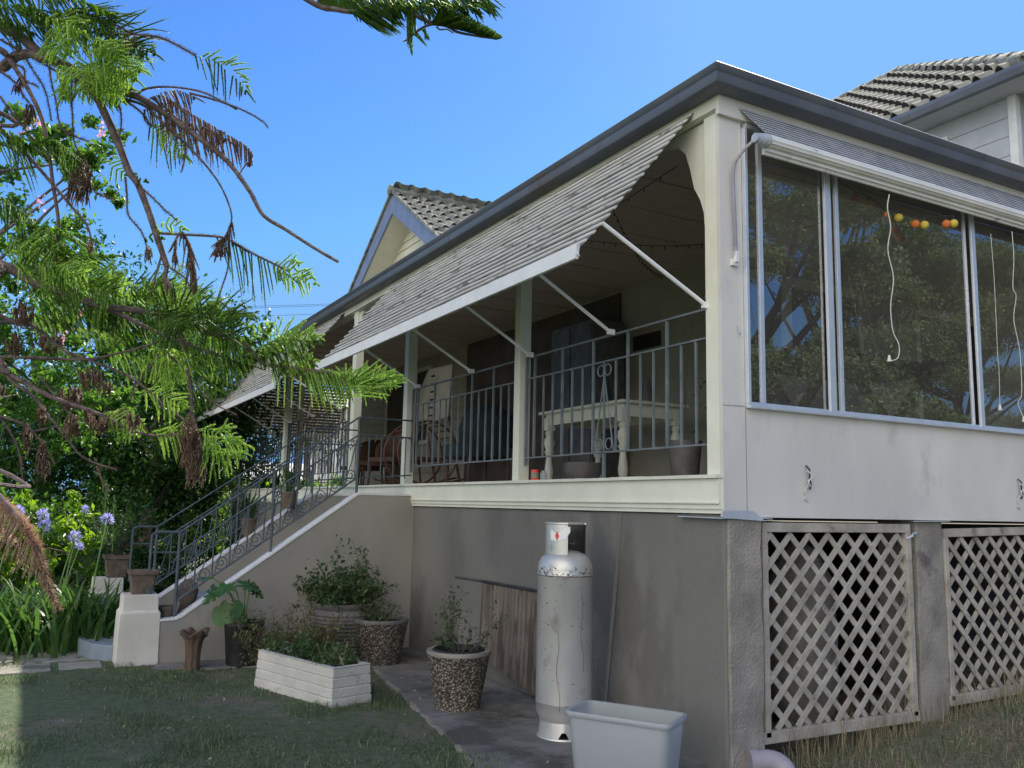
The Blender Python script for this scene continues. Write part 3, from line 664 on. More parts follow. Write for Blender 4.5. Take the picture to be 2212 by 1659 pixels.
# verandah back walls (weatherboards), openings
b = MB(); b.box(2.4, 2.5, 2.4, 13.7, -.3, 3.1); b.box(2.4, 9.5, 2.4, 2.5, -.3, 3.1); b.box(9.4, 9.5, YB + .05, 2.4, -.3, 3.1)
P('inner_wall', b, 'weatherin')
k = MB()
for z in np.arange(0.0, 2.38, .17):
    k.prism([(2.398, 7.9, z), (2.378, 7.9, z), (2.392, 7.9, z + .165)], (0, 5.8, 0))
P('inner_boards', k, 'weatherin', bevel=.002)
def opening(name, x0, x1, y0, y1, z0, z1, ax, m='darkbrown', fr=True):
    b = MB()
    if ax == 0: b.box(2.365, 2.40, y0, y1, z0, z1)
    else: b.box(x0, x1, 2.365, 2.40, z0, z1)
    o = P(name, b, m)  # flat dark panel; its colour stands in for the unlit room
    if fr:
        k = MB(); t = .07
        if ax == 0:
            k.box(2.34, 2.399, y0 - t, y0, z0, z1 + t); k.box(2.34, 2.399, y1, y1 + t, z0, z1 + t); k.box(2.34, 2.399, y0, y1, z1, z1 + t)
            if z0 > .3: k.box(2.32, 2.399, y0 - t, y1 + t, z0 - t, z0)
        else:
            k.box(x0 - t, x0, 2.34, 2.399, z0, z1 + t); k.box(x1, x1 + t, 2.34, 2.399, z0, z1 + t); k.box(x0, x1, 2.34, 2.399, z1, z1 + t * 1.6)
            if z0 > .3: k.box(x0 - t, x1 + t, 2.32, 2.399, z0 - t, z0)
        P('frame', k, 'weather', o)
    return o
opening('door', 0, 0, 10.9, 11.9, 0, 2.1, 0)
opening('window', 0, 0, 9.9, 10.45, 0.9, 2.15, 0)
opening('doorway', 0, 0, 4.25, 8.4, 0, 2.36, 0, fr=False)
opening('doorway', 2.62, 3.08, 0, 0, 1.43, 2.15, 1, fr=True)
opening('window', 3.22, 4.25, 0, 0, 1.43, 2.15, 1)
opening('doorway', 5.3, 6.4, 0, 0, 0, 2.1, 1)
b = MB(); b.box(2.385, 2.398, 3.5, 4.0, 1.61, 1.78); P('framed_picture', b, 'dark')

# ---- awnings
def awning(y0, y1, name='awning', ridge_only=False):
    A = Vector((-.035, 0, 2.40)); B = Vector((-.76, 0, 1.51)); Cc = Vector((-.925, 0, 1.33))
    def sec(t):   # t in metres along slope, slightly bowed
        L1 = (B - A).length
        return A + (B - A).normalized() * t if t < L1 else B + (Cc - B).normalized() * (t - L1)
    L = (B - A).length + (Cc - B).length; n = 17; pt = L / n; b = MB()
    for i in range(n):
        p = sec(i * pt); q = sec(min((i + 1) * pt, L)); d = (q - p).normalized(); nn = Vector((d.z, 0, -d.x)) * 1
        if nn.x > 0: nn = -nn
        cr = [(.0, -.006), (.03, .003), (.10, .007), (.20, .007), (.28, .003), (.31, -.006), (.2, -.004), (.1, -.004)]
        off = .012 * (i % 2)
        poly = [p + d * pt * a + nn * h for a, h in cr]
        e0, e1 = y0 - .03 + random.uniform(-.012, .012), y1 + .02 + random.uniform(-.01, .01)
        ns = 14; sag = [random.uniform(-.003, .003) for _ in range(ns + 1)]
        vs = []
        for s in range(ns + 1):
            yy = e0 + (e1 - e0) * s / ns
            vs += [(v.x + nn.x * sag[s], yy, v.z + nn.z * sag[s]) for v in poly]
        m_ = len(poly)
        f = [(s * m_ + j, s * m_ + (j + 1) % m_, (s + 1) * m_ + (j + 1) % m_, (s + 1) * m_ + j) for s in range(ns) for j in range(m_)]
        f += [tuple(range(m_)), tuple(ns * m_ + j for j in range(m_ - 1, -1, -1))]
        b.add(vs, f)
    aw = P(name, b, 'slat', smooth=True)
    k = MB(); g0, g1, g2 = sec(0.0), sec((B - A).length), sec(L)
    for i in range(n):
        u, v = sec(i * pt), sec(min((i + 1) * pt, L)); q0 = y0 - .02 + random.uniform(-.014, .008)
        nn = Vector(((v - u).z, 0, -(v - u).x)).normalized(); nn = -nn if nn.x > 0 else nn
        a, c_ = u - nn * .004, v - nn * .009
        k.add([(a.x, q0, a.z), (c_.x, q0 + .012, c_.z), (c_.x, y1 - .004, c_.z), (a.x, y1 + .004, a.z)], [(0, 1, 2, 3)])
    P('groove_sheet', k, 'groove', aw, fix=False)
    k = MB(); k.prism([(-.915, y0 + .02, 1.345), (-.935, y0 + .05, 1.36), (-.935, y0 - .03, 1.275), (-.915, y0 - .02, 1.27)], (0, 0.001, 0))
    k.prism([(-.915, y0 - .02, 1.362), (-.94, y0 - .02, 1.350), (-.94, y0 + .0, 1.262), (-.915, y0 + .0, 1.262)], (0, y1 - y0 + .03, 0))
    P('valance', k, 'white', aw, bevel=.004)
    k = MB(); ns = int((y1 - y0) / 1.2) + 1
    for s in range(ns + 1):
        yy = y0 + .3 + (y1 - y0 - .6) * s / ns
        k.bar((-.05, yy, 2.34), (-.74, yy, 1.475), .025, .012); k.bar((-.74, yy, 1.475), (-.90, yy, 1.30), .025, .012)
    P('rib', k, 'white', aw)
    return aw
aw1 = awning(0.14, 5.50); aw2 = awning(7.42, 13.7)
for aw, yl in ((aw1, (.05, 1.09, 2.28, 3.42, 4.75)), (aw2, (7.5, 8.8, 10.1, 11.6, 13.2))):
    for j, y in enumerate(yl):
        k = MB(); y2 = y + (.06 if j == 0 else 0)
        k.tube([(-.015, y, 1.085), (-.04, y, 1.10), (-.765, y2, 1.505)], .0135, 8); k.box(-.03, .03, y - .012, y + .012, 1.06, 1.10)
        P('arm', k, 'white', aw)
# far end awning, its backlit shade put into a dark slat colour
b = MB()
for i in range(17):
    t = i / 17; y = 14.28 + .8 * t; z = 2.36 - 1.05 * t
    b.prism([(0.1, y, z), (0.1, y + .02, z + .005), (0.1, y + .055, z - .040), (0.1, y + .035, z - .045)], (2.3, 0, 0))
far = P('awning', b, 'darkbrown')
k = MB()
for x in (.12, .85, 1.6, 2.35): k.bar((x, 14.28, 2.33), (x, 15.08, 1.27), .03, .02)
k.bar((.08, 15.1, 1.26), (2.42, 15.1, 1.26), .03, .09); P('valance', k, 'white', far)
k = MB()
for x in (.3, 1.5): k.tube([(x, 14.2, 1.0), (x, 15.0, 1.32)], .012, 6)
P('arm', k, 'iron', far)

# window awning: ribbed sheet rolled up at its lower edge
b = MB(); n = 9; x0, x1 = .16, 7.5
P0, P1 = Vector((0, YB - .04, 2.372)), Vector((0, -.25, 2.166)); d = (P1 - P0) / n; nn = Vector((0, d.z, -d.y)).normalized()
if nn.z < 0: nn = -nn
sec = []
for i in range(n):
    p = P0 + d * i; sec += [p + nn * .0, p + d * .08 + nn * .003, p + d * .42 + nn * .003, p + d * .50 + nn * .0]
sec2 = [s - nn * .006 for s in reversed(sec)]
pv = [(.14 + (P0.z - s.z) * .7, s.y, s.z) for s in sec + sec2]; nv = len(pv); b.add(pv + [(x1, y, z) for _, y, z in pv], [tuple(range(nv))] + [(j, (j + 1) % nv, nv + (j + 1) % nv, nv + j) for j in range(nv)])
awb = P('window_awning', b, 'slatb')
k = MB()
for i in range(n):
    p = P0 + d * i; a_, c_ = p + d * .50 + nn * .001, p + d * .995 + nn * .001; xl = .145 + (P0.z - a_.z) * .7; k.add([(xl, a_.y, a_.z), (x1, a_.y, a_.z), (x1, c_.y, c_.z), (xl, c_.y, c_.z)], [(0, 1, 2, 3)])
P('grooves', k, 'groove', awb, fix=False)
k = MB(); cy, cz, r_ = -.258, 2.128, .034
arc = [(cy + (r_ + (.006 if i % 2 else 0)) * math.cos(a), cz + (r_ + (.006 if i % 2 else 0)) * math.sin(a)) for i, a in enumerate(np.linspace(R(70), R(290), 14))]
arc += [(cy + .012, cz - .040), (cy + .012, cz - .062), (cy + .03, cz - .064), (cy + .034, cz - .078), (cy + .05, cz - .078), (cy + .05, cz + .0)]
k.prism([(.25, y, z) for y, z in arc], (x1 - .25, 0, 0)); P('roll', k, 'awnroll', awb, smooth=True)
k = MB()
for i in range(4): k.tube([(.14 + i * .028, cy, cz - .005), (.165 + i * .028, cy, cz - .005)], .030 + .005 * i, 14)
P('roll_end', k, 'flash', awb)
k = MB(); k.tube(spline([(.15, cy + .03, cz - .02), (.11, -.18, 2.05), (.075, -.14, 1.96), (.078, -.13, 1.80), (.09, -.125, 1.60), (.10, -.12, 1.38)], 6), .011, 8)
P('arm', k, 'pvc', awb); k = MB(); k.box(.075, .125, YB - .025, YB - .002, 1.32, 1.36); k.box(.09, .112, YB - .045, YB - .02, 1.34, 1.41); P('arm_bracket', k, 'awnroll', awb)

# ---- verandah railings
def rail_bay(y0, y1, x=.06, every=3, orn=None, sp=.15, z2=.885, zt=1.075, zb=.20, m='ironlt'):
    b = MB()
    b.bar((x, y0, zt), (x, y1, zt), .022, .014); b.bar((x, y0, z2), (x, y1, z2), .02, .012); b.bar((x, y0, zb), (x, y1, zb), .02, .012)
    b.bar((x, y0 + .01, zb - .06), (x, y0 + .01, zt), .022, .022); b.bar((x, y1 - .01, zb - .06), (x, y1 - .01, zt), .022, .022)
    r_ = P('railing', b, m); n = int(round((y1 - y0) / sp))
    for i in range(1, n):
        y = y0 + (y1 - y0) * i / n; k = MB()
        k.bar((x, y, zb), (x, y, zt if i % every == 0 else z2), .014 if i % every else .018, .014 if i % every else .018, up=(1, 0, 0))
        if orn and i == orn: k.bar((x, y, .0), (x, y, zb), .02, .02, up=(1, 0, 0))
        P('baluster', k, m, r_)
    if orn:
        y = y0 + (y1 - y0) * orn / n; k = MB()
        def ring(cy, cz, rr, a0=0, a1=2 * PI): k.tube([(x, cy + rr * math.cos(a), cz + rr * math.sin(a)) for a in np.linspace(a0, a1, 18)], .006, 6)
        ring(y + .045, .82, .042); ring(y - .045, .82, .042)
        k.tube([(x, y, .78), (x, y - .06, .5), (x, y - .12, .21)], .006, 6); k.tube([(x, y, .78), (x, y + .06, .5), (x, y + .12, .21)], .006, 6)
        ring(y + .06, .26, .042); ring(y - .06, .26, .042)
        P('scroll', k, m, r_)
    return r_
rail_bay(0.07, 2.44, orn=8); rail_bay(2.60, 5.02)
rail_bay(7.08, 10.40, m='iron'); rail_bay(10.56, 14.03, m='iron')
b = MB(); y = 14.1
for z in (1.075, .885, .2): b.bar((.12, y, z), (2.38, y, z), .02, .014)
r_ = P('railing', b, 'iron')
for i in range(1, 17):
    k = MB(); x = .12 + 2.26 * i / 17; k.bar((x, y, .2), (x, y, .885 if i % 3 else 1.075), .014, .014, up=(1, 0, 0)); P('baluster', k, 'iron', r_)

# ---- staircase
SY0, SY1 = 4.75, 6.60
b = MB(); nst = 10; rise = 1.73 / nst; run = .235
for i in range(1, nst):
    xr = -.03 - run * (i - 1); b.box(xr - run, 0.0, SY0 + .15, SY1 - .15, -1.9, -rise * i - .03)
stair = P('staircase', b, 'stairwall')
for i in range(1, nst - 1):
    k = MB(); xr = -.03 - run * (i - 1); k.box(xr - run - .02, xr + .02, SY0 + .155, SY1 - .155, -rise * i - .03, -rise * i); P('step', k, 'step', stair, bevel=.006)
k = MB(); pts = [(-2.35, SY0 + .2), (-2.35, SY1 - .2)] + [(-2.62 - .5 * math.cos(a), (SY0 + SY1) / 2 + .76 * math.sin(a)) for a in np.linspace(PI / 2, -PI / 2, 20)]
k.prism([(x, y, -1.75) for x, y in pts], (0, 0, .17)); P('bottom_step', k, 'step', stair, bevel=.01)
side = [(0.02, -.13), (-.62, -.13), (-2.30, -1.315), (-2.36, -1.34), (-2.56, -1.35), (-2.56, -1.95), (0.02, -1.95)]
cop = [(0.0, -.13), (-.62, -.13), (-2.30, -1.315), (-2.36, -1.34), (-2.56, -1.35)]
for y in (SY0, SY1 - .18):
    k = MB(); k.prism([(x, y, z) for x, z in side], (0, .18, 0)); sw = P('side_wall', k, 'stairwall', stair, bevel=.008)
    k = MB()
    for (xa, za_), (xb, zb_) in zip(cop[:-1], cop[1:]):
        k.prism([(xa, y - .006, za_ + .004), (xb, y - .006, zb_ + .004), (xb, y - .006, zb_ + .026), (xa, y - .006, za_ + .026)], (0, .192, 0))
    P('coping', k, 'coping', stair)
def spiral(k, cx, y, cz, r0, turns=1.6, a0=0.0, rr=.006, s=1):
    k.tube([(cx + s * r0 * (1 - t * .8) * math.cos(a0 + t * turns * 2 * PI), y, cz + r0 * (1 - t * .8) * math.sin(a0 + t * turns * 2 * PI)) for t in np.linspace(0, 1, 34)], rr, 5)
def stair_rail(y):
    sl = 1.17 / 1.66
    T = lambda x, o_: -.10 + o_ + (x + .62) * sl   # height above the coping line
    top, mid, low = .80, .61, .15
    b = MB(); xa, xb = -.62, -2.36
    for o_ in (top, mid): b.tube([(0.0, y, -.10 + o_), (xa, y, -.10 + o_), (xb, y, T(xb, o_))], .0095, 8)
    b.tube([(xa, y, T(xa, low)), (xb, y, T(xb, low))], .011, 8); b.tube([(0.0, y, .1), (xa, y, .05)], .008, 6)
    b.tube(spline([(xb, y, T(xb, top)), (xb - .18, y, T(xb, top) + .0), (xb - .235, y, T(xb, top) - .02), (xb - .25, y, T(xb, top) - .08), (xb - .25, y, -1.12)], 5), .013, 8)
    b.tube([(xa, y, -.11), (xa, y, .70)], .016, 8); b.tube([(xb, y, -1.32), (xb, y, T(xb, top))], .016, 8); b.tube([((xa + xb) / 2, y, T((xa + xb) / 2, 0) - .01), ((xa + xb) / 2, y, T((xa + xb) / 2, top))], .013, 8)
    b.tube([(xb, y, T(xb, mid)), (xb - .25, y, T(xb, mid) - .0)], .009, 6)
    h = P('stair_rail', b, 'iron', smooth=True); n = 11; dx = (xb - xa) / n
    for i in range(n + 0):
        x = xa + dx * i; xn = x + dx; k = MB()
        if i: k.tube([(x, y, T(x, low)), (x, y, T(x, mid))], .008, 6)
        k.tube([(xn + .02, y, T(xn, low) + .03), (x + dx * .45, y, T(x + dx * .5, .36)), (x - .01, y, T(x, mid) - .02)], .006, 6)
        P('baluster', k, 'iron', h)
        k = MB(); spiral(k, (x + xn) / 2 + .0, y, T((x + xn) / 2, low) + .085, .072, 1.7, PI * 1.2, .0055)
        k.tube(spline([(x, y, T(x, mid) - .05), (x + dx * .1, y, T(x, mid) - .12), (x + dx * .45, y, T(x + dx * .4, mid) - .02)], 5), .005, 5)
        spiral(k, x + dx * .35, y, T(x + dx * .35, mid) - .06, .04, 1.3, 0, .0045)
        P('scroll', k, 'iron', h)
    # landing balusters with hoops
    k = MB()
    for x in (-.5, -.36, -.22, -.08):
        k.tube([(x, y, .06), (x, y, .50)], .007, 6); k.tube([(x + .07 * math.cos(a), y, .44 + .07 * math.sin(a)) for a in np.linspace(0, PI, 9)], .005, 5)
    P('landing_balusters', k, 'iron', h)
stair_rail(4.84); stair_rail(6.51)

# post-stair panels on house line left of the stairs

# ================================================================== FOLIAGE TOOLS
def nrm(a): return a / np.maximum(np.linalg.norm(a, axis=-1, keepdims=True), 1e-9)

def leaf_arrays(C_, size, rng, asp=0.5, up=0.4, fold=0.25, D=None):
    """one folded rhombus leaf (two triangles) at each centre"""
    n = len(C_)
    d = nrm(rng.normal(size=(n, 3))) if D is None else nrm(D + rng.normal(size=(n, 3)) * .35)
    if D is None: d[:, 2] -= 0.25; d = nrm(d)
    nn = rng.normal(size=(n, 3)); nn[:, 2] += up * 3; s = nrm(np.cross(d, nn)); nn = np.cross(s, d)
    L = size * rng.uniform(.6, 1.25, (n, 1)); W = L * asp
    a = C_ - d * L / 2; t = C_ + d * L / 2
    l = C_ - s * W / 2 + nn * W * fold - d * L * .06; r = C_ + s * W / 2 + nn * W * fold - d * L * .06
    V = np.stack([a, l, t, r], 1).reshape(-1, 3); i = np.arange(n)[:, None] * 4
    F = np.concatenate([i + [0, 2, 1], i + [0, 3, 2]], 1).reshape(-1, 3)
    return V, F

def joinVF(lst):
    off = 0; Vs, Fs = [], []
    for V, F in lst:
        Vs.append(V); Fs.append(F + off); off += len(V)
    return np.concatenate(Vs), np.concatenate(Fs)

def blob_points(n, c, r, rng, shell=.55, lump=5, lumpr=.38, per=70):
    """points clumped in many small clusters inside an ellipsoid, open gaps between the clusters"""
    c = np.array(c, float); r = np.array(r, float)
    k = max(6, int(n / per)); u = nrm(rng.normal(size=(k, 3))); rad = rng.uniform(shell, 1.0, (k, 1)) ** .7
    cen = u * rad * (1 + .22 * np.sin(u[:, :1] * lump + u[:, 1:2] * lump * 1.3) )
    idx = rng.integers(0, k, n); sz = rng.uniform(.4, 1, k) * lumpr * 0.5
    p = cen[idx] + rng.normal(size=(n, 3)) * sz[idx][:, None] * .6
    return c + p * r

def cords(S, D, L, rng, droop=0.2, rad=.0045, nl=.0125, nw=.0046, ns=30, per=5, curl=0.0, fwd=0.62):
    """needle-covered cords: S starts (n,3), D directions, L lengths (n,)"""
    n = len(S); D = nrm(D); L = L[:, None, None]
    t = np.linspace(0, 1, ns)[None, :, None]; g = np.array([0, 0, -1.0])
    dr = droop if np.ndim(droop) == 0 else droop[:, None, None]
    P_ = S[:, None] + D[:, None] * L * t * (1 - .25 * dr * t) + g * dr * L * t * t * .9
    if curl: P_ = P_ + g * -1 * curl * L * np.clip(t - .7, 0, 1) ** 2 * 4
    T = np.gradient(P_, axis=1); T = nrm(T)
    ref = nrm(rng.normal(size=(n, 1, 3))) + 0 * T; A = nrm(np.cross(T, ref)); B = np.cross(T, A)
    out = []
    taper = np.clip(1.15 - t ** 3 * .75, 0, 1)
    for k in range(per):
        ph = rng.uniform(0, 2 * PI, (n, ns, 1)) + 2 * PI * k / per
        rd = A * np.cos(ph) + B * np.sin(ph); sd_ = np.cross(T, rd)
        ln = nl * rng.uniform(.7, 1.2, (n, ns, 1)) * taper
        b0 = P_ + T * rng.uniform(-.5, .5, (n, ns, 1)) * (L / ns)
        tip = b0 + (T * fwd + rd * (1 - fwd * .4)) * ln
        V = np.stack([b0 - sd_ * nw / 2, b0 + sd_ * nw / 2, tip], 2).reshape(-1, 3)
        out.append((V, np.arange(len(V)).reshape(-1, 3)))
    # thin three-sided stem
    q = P_[:, ::max(1, ns // 6)]; if_ = q.shape[1]
    ti = T[:, ::max(1, ns // 6)]; Ai = A[:, ::max(1, ns // 6)]; Bi = B[:, ::max(1, ns // 6)]
    rr = rad * np.linspace(1.1, .55, if_)[None, :, None]
    ring = [q + (Ai * math.cos(a) + Bi * math.sin(a)) * rr for a in (0, 2.1, 4.2)]
    V = np.stack(ring, 2).reshape(-1, 3); F = []
    base = (np.arange(n)[:, None] * if_ + np.arange(if_ - 1)[None]).reshape(-1) * 3
    for j in range(3):
        a, b_, c_, d_ = base + j, base + (j + 1) % 3, base + 3 + (j + 1) % 3, base + 3 + j
        F += [np.stack([a, b_, c_], 1), np.stack([a, c_, d_], 1)]
    out.append((V, np.concatenate(F)))
    return joinVF(out)

def resample(pts, n):
    P_ = np.array([tuple(p) for p in spline(pts, 8)]); s = np.concatenate([[0], np.cumsum(np.linalg.norm(np.diff(P_, axis=0), axis=1))])
    u = np.linspace(0, s[-1], n); return np.stack([np.interp(u, s, P_[:, i]) for i in range(3)], 1), s[-1]

def frond(pts, length, rng, side=None, both=True, gap=.014, prof=None, droop=.3, ang=.55, hang=0.0, jit=.11, **kw):
    gap = gap * 1.45
    """cords in two rows along an axis; side = sideways vector of the frond's plane"""
    Q, tot = resample(pts, max(4, int(np.linalg.norm(np.array(pts[-1]) - np.array(pts[0])) / gap * 1.1)))
    n = len(Q); T = nrm(np.gradient(Q, axis=0)); t = np.linspace(0, 1, n)
    if side is None: side = np.cross(T.mean(0), [0, 0, 1.0])
    sv = nrm(np.array(side, float)[None] - T * (T @ np.array(side, float))[:, None])
    pr = (np.clip(np.minimum(t * 5 + .45, 1) * np.minimum((1 - t) * 2.2 + .12, 1), 0, 1) if prof is None else prof(t))
    Ss, Ds, Ls = [], [], []
    for s in ((1, -1) if both else (1,)):
        d = T * ang + sv * s * (1 - hang) + np.array([0, 0, -1.0]) * hang * 1.4 + rng.normal(size=(n, 3)) * jit
        Ss.append(Q + rng.normal(size=(n, 3)) * .002); Ds.append(d); Ls.append(length * pr * rng.uniform(.82, 1.12, n))
    Ss.append(Q[-1:]); Ds.append(T[-1:]); Ls.append(np.array([length * .45]))
    Ss, Ds, Ls = np.concatenate(Ss), np.concatenate(Ds), np.concatenate(Ls); kp = rng.uniform(size=len(Ls)) > .1
    Ss, Ds, Ls = Ss[kp], Ds[kp], Ls[kp] * rng.uniform(.8, 1.05, kp.sum())
    return cords(Ss, Ds, Ls, rng, droop=droop * rng.uniform(-.1, 1.5, len(Ls)), **kw)

def bare(pts, rng, nl=.013, per=6, dens=.0045, nw=.0036):
    nl = nl * 1.6
    """short stiff spikes along a bare brown twig"""
    Q, tot = resample(pts, max(6, int(np.linalg.norm(np.array(pts[-1]) - np.array(pts[0])) / dens)))
    T = nrm(np.gradient(Q, axis=0)); n = len(Q); V = []
    for k in range(per):
        rd = nrm(np.cross(T, rng.normal(size=(n, 3)))); sd_ = np.cross(T, rd); ln = nl * rng.uniform(.6, 1.3, (n, 1))
        V.append(np.stack([Q - sd_ * nw / 2, Q + sd_ * nw / 2, Q + (rd * .9 + T * .35) * ln], 1).reshape(-1, 3))
    V = np.concatenate(V); return V, np.arange(len(V)).reshape(-1, 3)

# ================================================================== THE ARAUCARIA (hanging over the lawn from the left)
TX, TY = -6.6, 1.2
arau = thing('araucaria_tree', 'tall conifer on the left, drooping needle-clad branches with brown dead sprays', 'tree', (TX, TY, -1.73))
b = MB(); b.tube(spline([(TX, TY, -1.8), (TX + .05, TY, 1), (TX - .05, TY + .05, 4), (TX, TY, 8), (TX + .1, TY, 13)], 5), list(np.linspace(.34, .06, 21)), 14)
b.build('trunk', M['trunkw'], arau, smooth=True)
rg = np.random.default_rng(5)
def A(*pts, d=4.4):  # photo positions (x, y[, depth]) to points
    return [at(p[0], p[1], p[2] if len(p) > 2 else d) for p in pts]
def Z1(*pts, d=4.4): return A(*[((p[0] * .3472), (p[1] * .3472), *(p[2:])) for p in pts], d=d)
def Z2(*pts, d=4.4): return A(*[((p[0] * .3472), (548.6 + p[1] * .3472), *(p[2:])) for p in pts], d=d)
def Z3(*pts, d=4.4): return A(*[((p[0] * .3472), (1042.4 + p[1] * .3472), *(p[2:])) for p in pts], d=d)
def ZT(*pts, d=4.4): return A(*[((630.9 + p[0] * .2232), (p[1] * .2232), *(p[2:])) for p in pts], d=d)
def limb(pts, r0, r1, spikes=False, nl=.012):
    P_ = spline(pts, 5); k = MB(); r_a = r1 + (min(r0, .03) - r1) * np.linspace(1, 0, len(P_)) ** 1.5; k.tube(P_, list(r_a * np.array([1 + random.uniform(-.08, .08) for _ in P_])), 7)
    k.build('branch', M['wood'], arau, smooth=True)
    if spikes: SP.append(bare(pts, rg, nl=nl))
G1, G2, DD, SP = [], [], [], []     # green, bright green, dead, spikes
root = lambda z: Vector((TX, TY, z))
# --- main limbs
limb([root(5.2)] + Z1((-700, -150, 4.6), (0, 165), (130, 230), (290, 360), (430, 430), (590, 590), (650, 700), (740, 900), (800, 1060), (860, 1150), (920, 1300), (970, 1450), (1040, 1659)), .05, .016)
limb(Z2((1040, 60), (1030, 150), (1045, 300), (1048, 420), (1040, 530), (1010, 610), (920, 720), (850, 800), (815, 905)), .012, .004, True, .008)
limb(Z2((1030, 150), (1070, 230), (1110, 430), (1165, 650), (1190, 850), (1195, 1000), (1240, 1150), (1270, 1290)), .011, .008, True)
limb([root(4.9)] + Z1((-500, 100, 4.6), (180, 330), (430, 420), (620, 560), (740, 575), (850, 600), (1000, 690), (1200, 830), (1380, 970), (1470, 1070), (1560, 1200), (1640, 1340), (1780, 1430), (1950, 1540), (2105, 1630)), .032, .008)
limb(Z1((620, 540), (760, 610), (900, 660), (1050, 800), (1180, 920), (1290, 1040), (1380, 1170), (1440, 1330), (1425, 1440)), .009, .004, True, .007)
limb(Z1((1425, 1440), (1425, 1600), (1410, 1700), (1365, 1850), (1400, 1900), (1470, 1960), (1500, 2005)), .005, .003, True, .010)
limb(Z1((850, 600), (900, 555), (1050, 540), (1250, 570), (1400, 640), (1470, 680)), .007, .004, True, .008)
limb(Z1((1180, 580), (1300, 610), (1450, 660), (1560, 710), (1640, 760), (1665, 790)), .006, .003, True, .009)
limb(Z1((520, 230), (620, 180), (700, 150), (780, 185), (830, 210)), .006, .005, True, .013)
limb(Z1((600, 215), (720, 215), (850, 215), (1000, 235), (1120, 290), (1215, 345)), .006, .005, True, .014)
limb(Z1((620, 520), (760, 610), (880, 700), (940, 780)), .006, .004, True, .012)
for pts in (((300, 330), (315, 480), (350, 640), (375, 780), (450, 840), (550, 880)), ((450, 400), (445, 560), (450, 700), (460, 870), (500, 970)),
            ((715, 600), (745, 670), (755, 760), (740, 880)), ((780, 1100), (790, 1220), (800, 1340), (880, 1440), (920, 1560)),
            ((860, 1150), (960, 1240), (1030, 1310), (1100, 1370)), ((80, 230), (140, 330), (200, 430), (280, 560), (320, 750)),
            ((0, 245), (150, 330), (260, 390), (370, 455)), ((100, 400), (150, 430), (160, 500), (240, 540)), ((0, 440), (90, 510), (150, 600), (180, 640)),
            ((900, 680), (900, 740), (930, 780)), ((1150, 900), (1150, 980), (1130, 1070)), ((0, 600), (60, 680), (200, 860), (270, 960), (300, 1010)),
            ((480, 560), (460, 610), (440, 640)), ((560, 1140), (600, 1200), (700, 1240)), ((470, 590), (465, 480), (430, 400))):
    limb(Z1(*pts), .0055, .003, True, .012)
limb([root(3.4)] + Z1((-300, 120, 4.3), (0, 310), (100, 430), (200, 600), (260, 740), (300, 920), (330, 1150), (365, 1400), (340, 1659)), .016, .008, True, .007)
limb(Z2((330, 100), (335, 190), (380, 260), (430, 350)), .006, .003, True, .008)
limb([root(2.6)] + Z1((-200, 600, 4.3), (0, 800), (200, 1000), (330, 1150), (450, 1290), (540, 1400), (575, 1520)), .014, .005, True, .010)
limb(Z1((975, 1450), (1150, 1460), (1330, 1470), (1420, 1490), (1580, 1580), (1700, 1640), (1800, 1690)), .007, .005, True, .012)
limb([root(2.3)] + Z2((-400, -60, 4.2), (0, 60), (200, 170), (450, 260), (650, 330), (850, 350), (1050, 410), (1250, 470), (1400, 520), (1530, 570), (1640, 680), (1750, 700), (1900, 720), (2040, 735)), .036, .009, True, .010)
limb(Z2((600, 320), (800, 400), (1000, 500), (1250, 590), (1500, 680), (1580, 700)), .014, .006, True, .010)
limb([root(1.2)] + Z2((-300, 640, 4.3), (0, 640), (300, 650), (550, 655), (750, 615), (900, 575), (1000, 540)), .012, .005)
limb([root(1.3)] + Z2((-300, 620, 4.3), (0, 720), (300, 880), (600, 990), (800, 1090), (950, 1130), (1100, 1125)), .02, .006, True, .009)
limb(Z2((0, 1010), (150, 1060), (250, 1160), (300, 1240), (340, 1310)), .006, .003, True, .008)
limb([root(1.9)] + Z2((-200, 300, 4.3), (120, 350), (180, 430), (280, 500), (400, 600), (550, 660), (800, 760), (1000, 920), (1180, 1060)), .013, .005, True, .009)
limb(Z2((0, 640), (60, 780), (200, 880), (330, 1040), (420, 1150), (500, 1250), (600, 1305), (725, 1340)), .011, .004, True, .009)
limb(Z2((1020, 610), (1130, 700), (1250, 850), (1330, 930), (1470, 1000)), .006, .003, True, .009)
limb(Z2((250, 770), (340, 880), (430, 990), (560, 1060), (640, 1140)), .006, .003, True, .009)
limb(Z2((860, 1010), (900, 1080), (955, 1165)), .005, .003, True, .009)
limb(Z2((0, 1020), (60, 1100), (120, 1240), (145, 1430)), .006, .003, True, .009)
limb(Z2((1060, 85), (1150, 150), (1200, 240)), .006, .003, True, .009)
limb(Z2((1010, 0), (975, 110), (950, 240)), .006, .003, True, .008)
limb(Z2((600, 1320), (640, 1420), (680, 1480)), .004, .002, True, .010)

# --- sprays
S_UP, S_DOWN = (0.05, 0, 1), (0, 0, -1)
RT = Vector(CM[0]); UPV = Vector(CM[1]); FW = Vector(CM[2])
def sv(a, depthmix=.3): return tuple(RT * math.cos(a) + UPV * math.sin(a) + FW * depthmix)
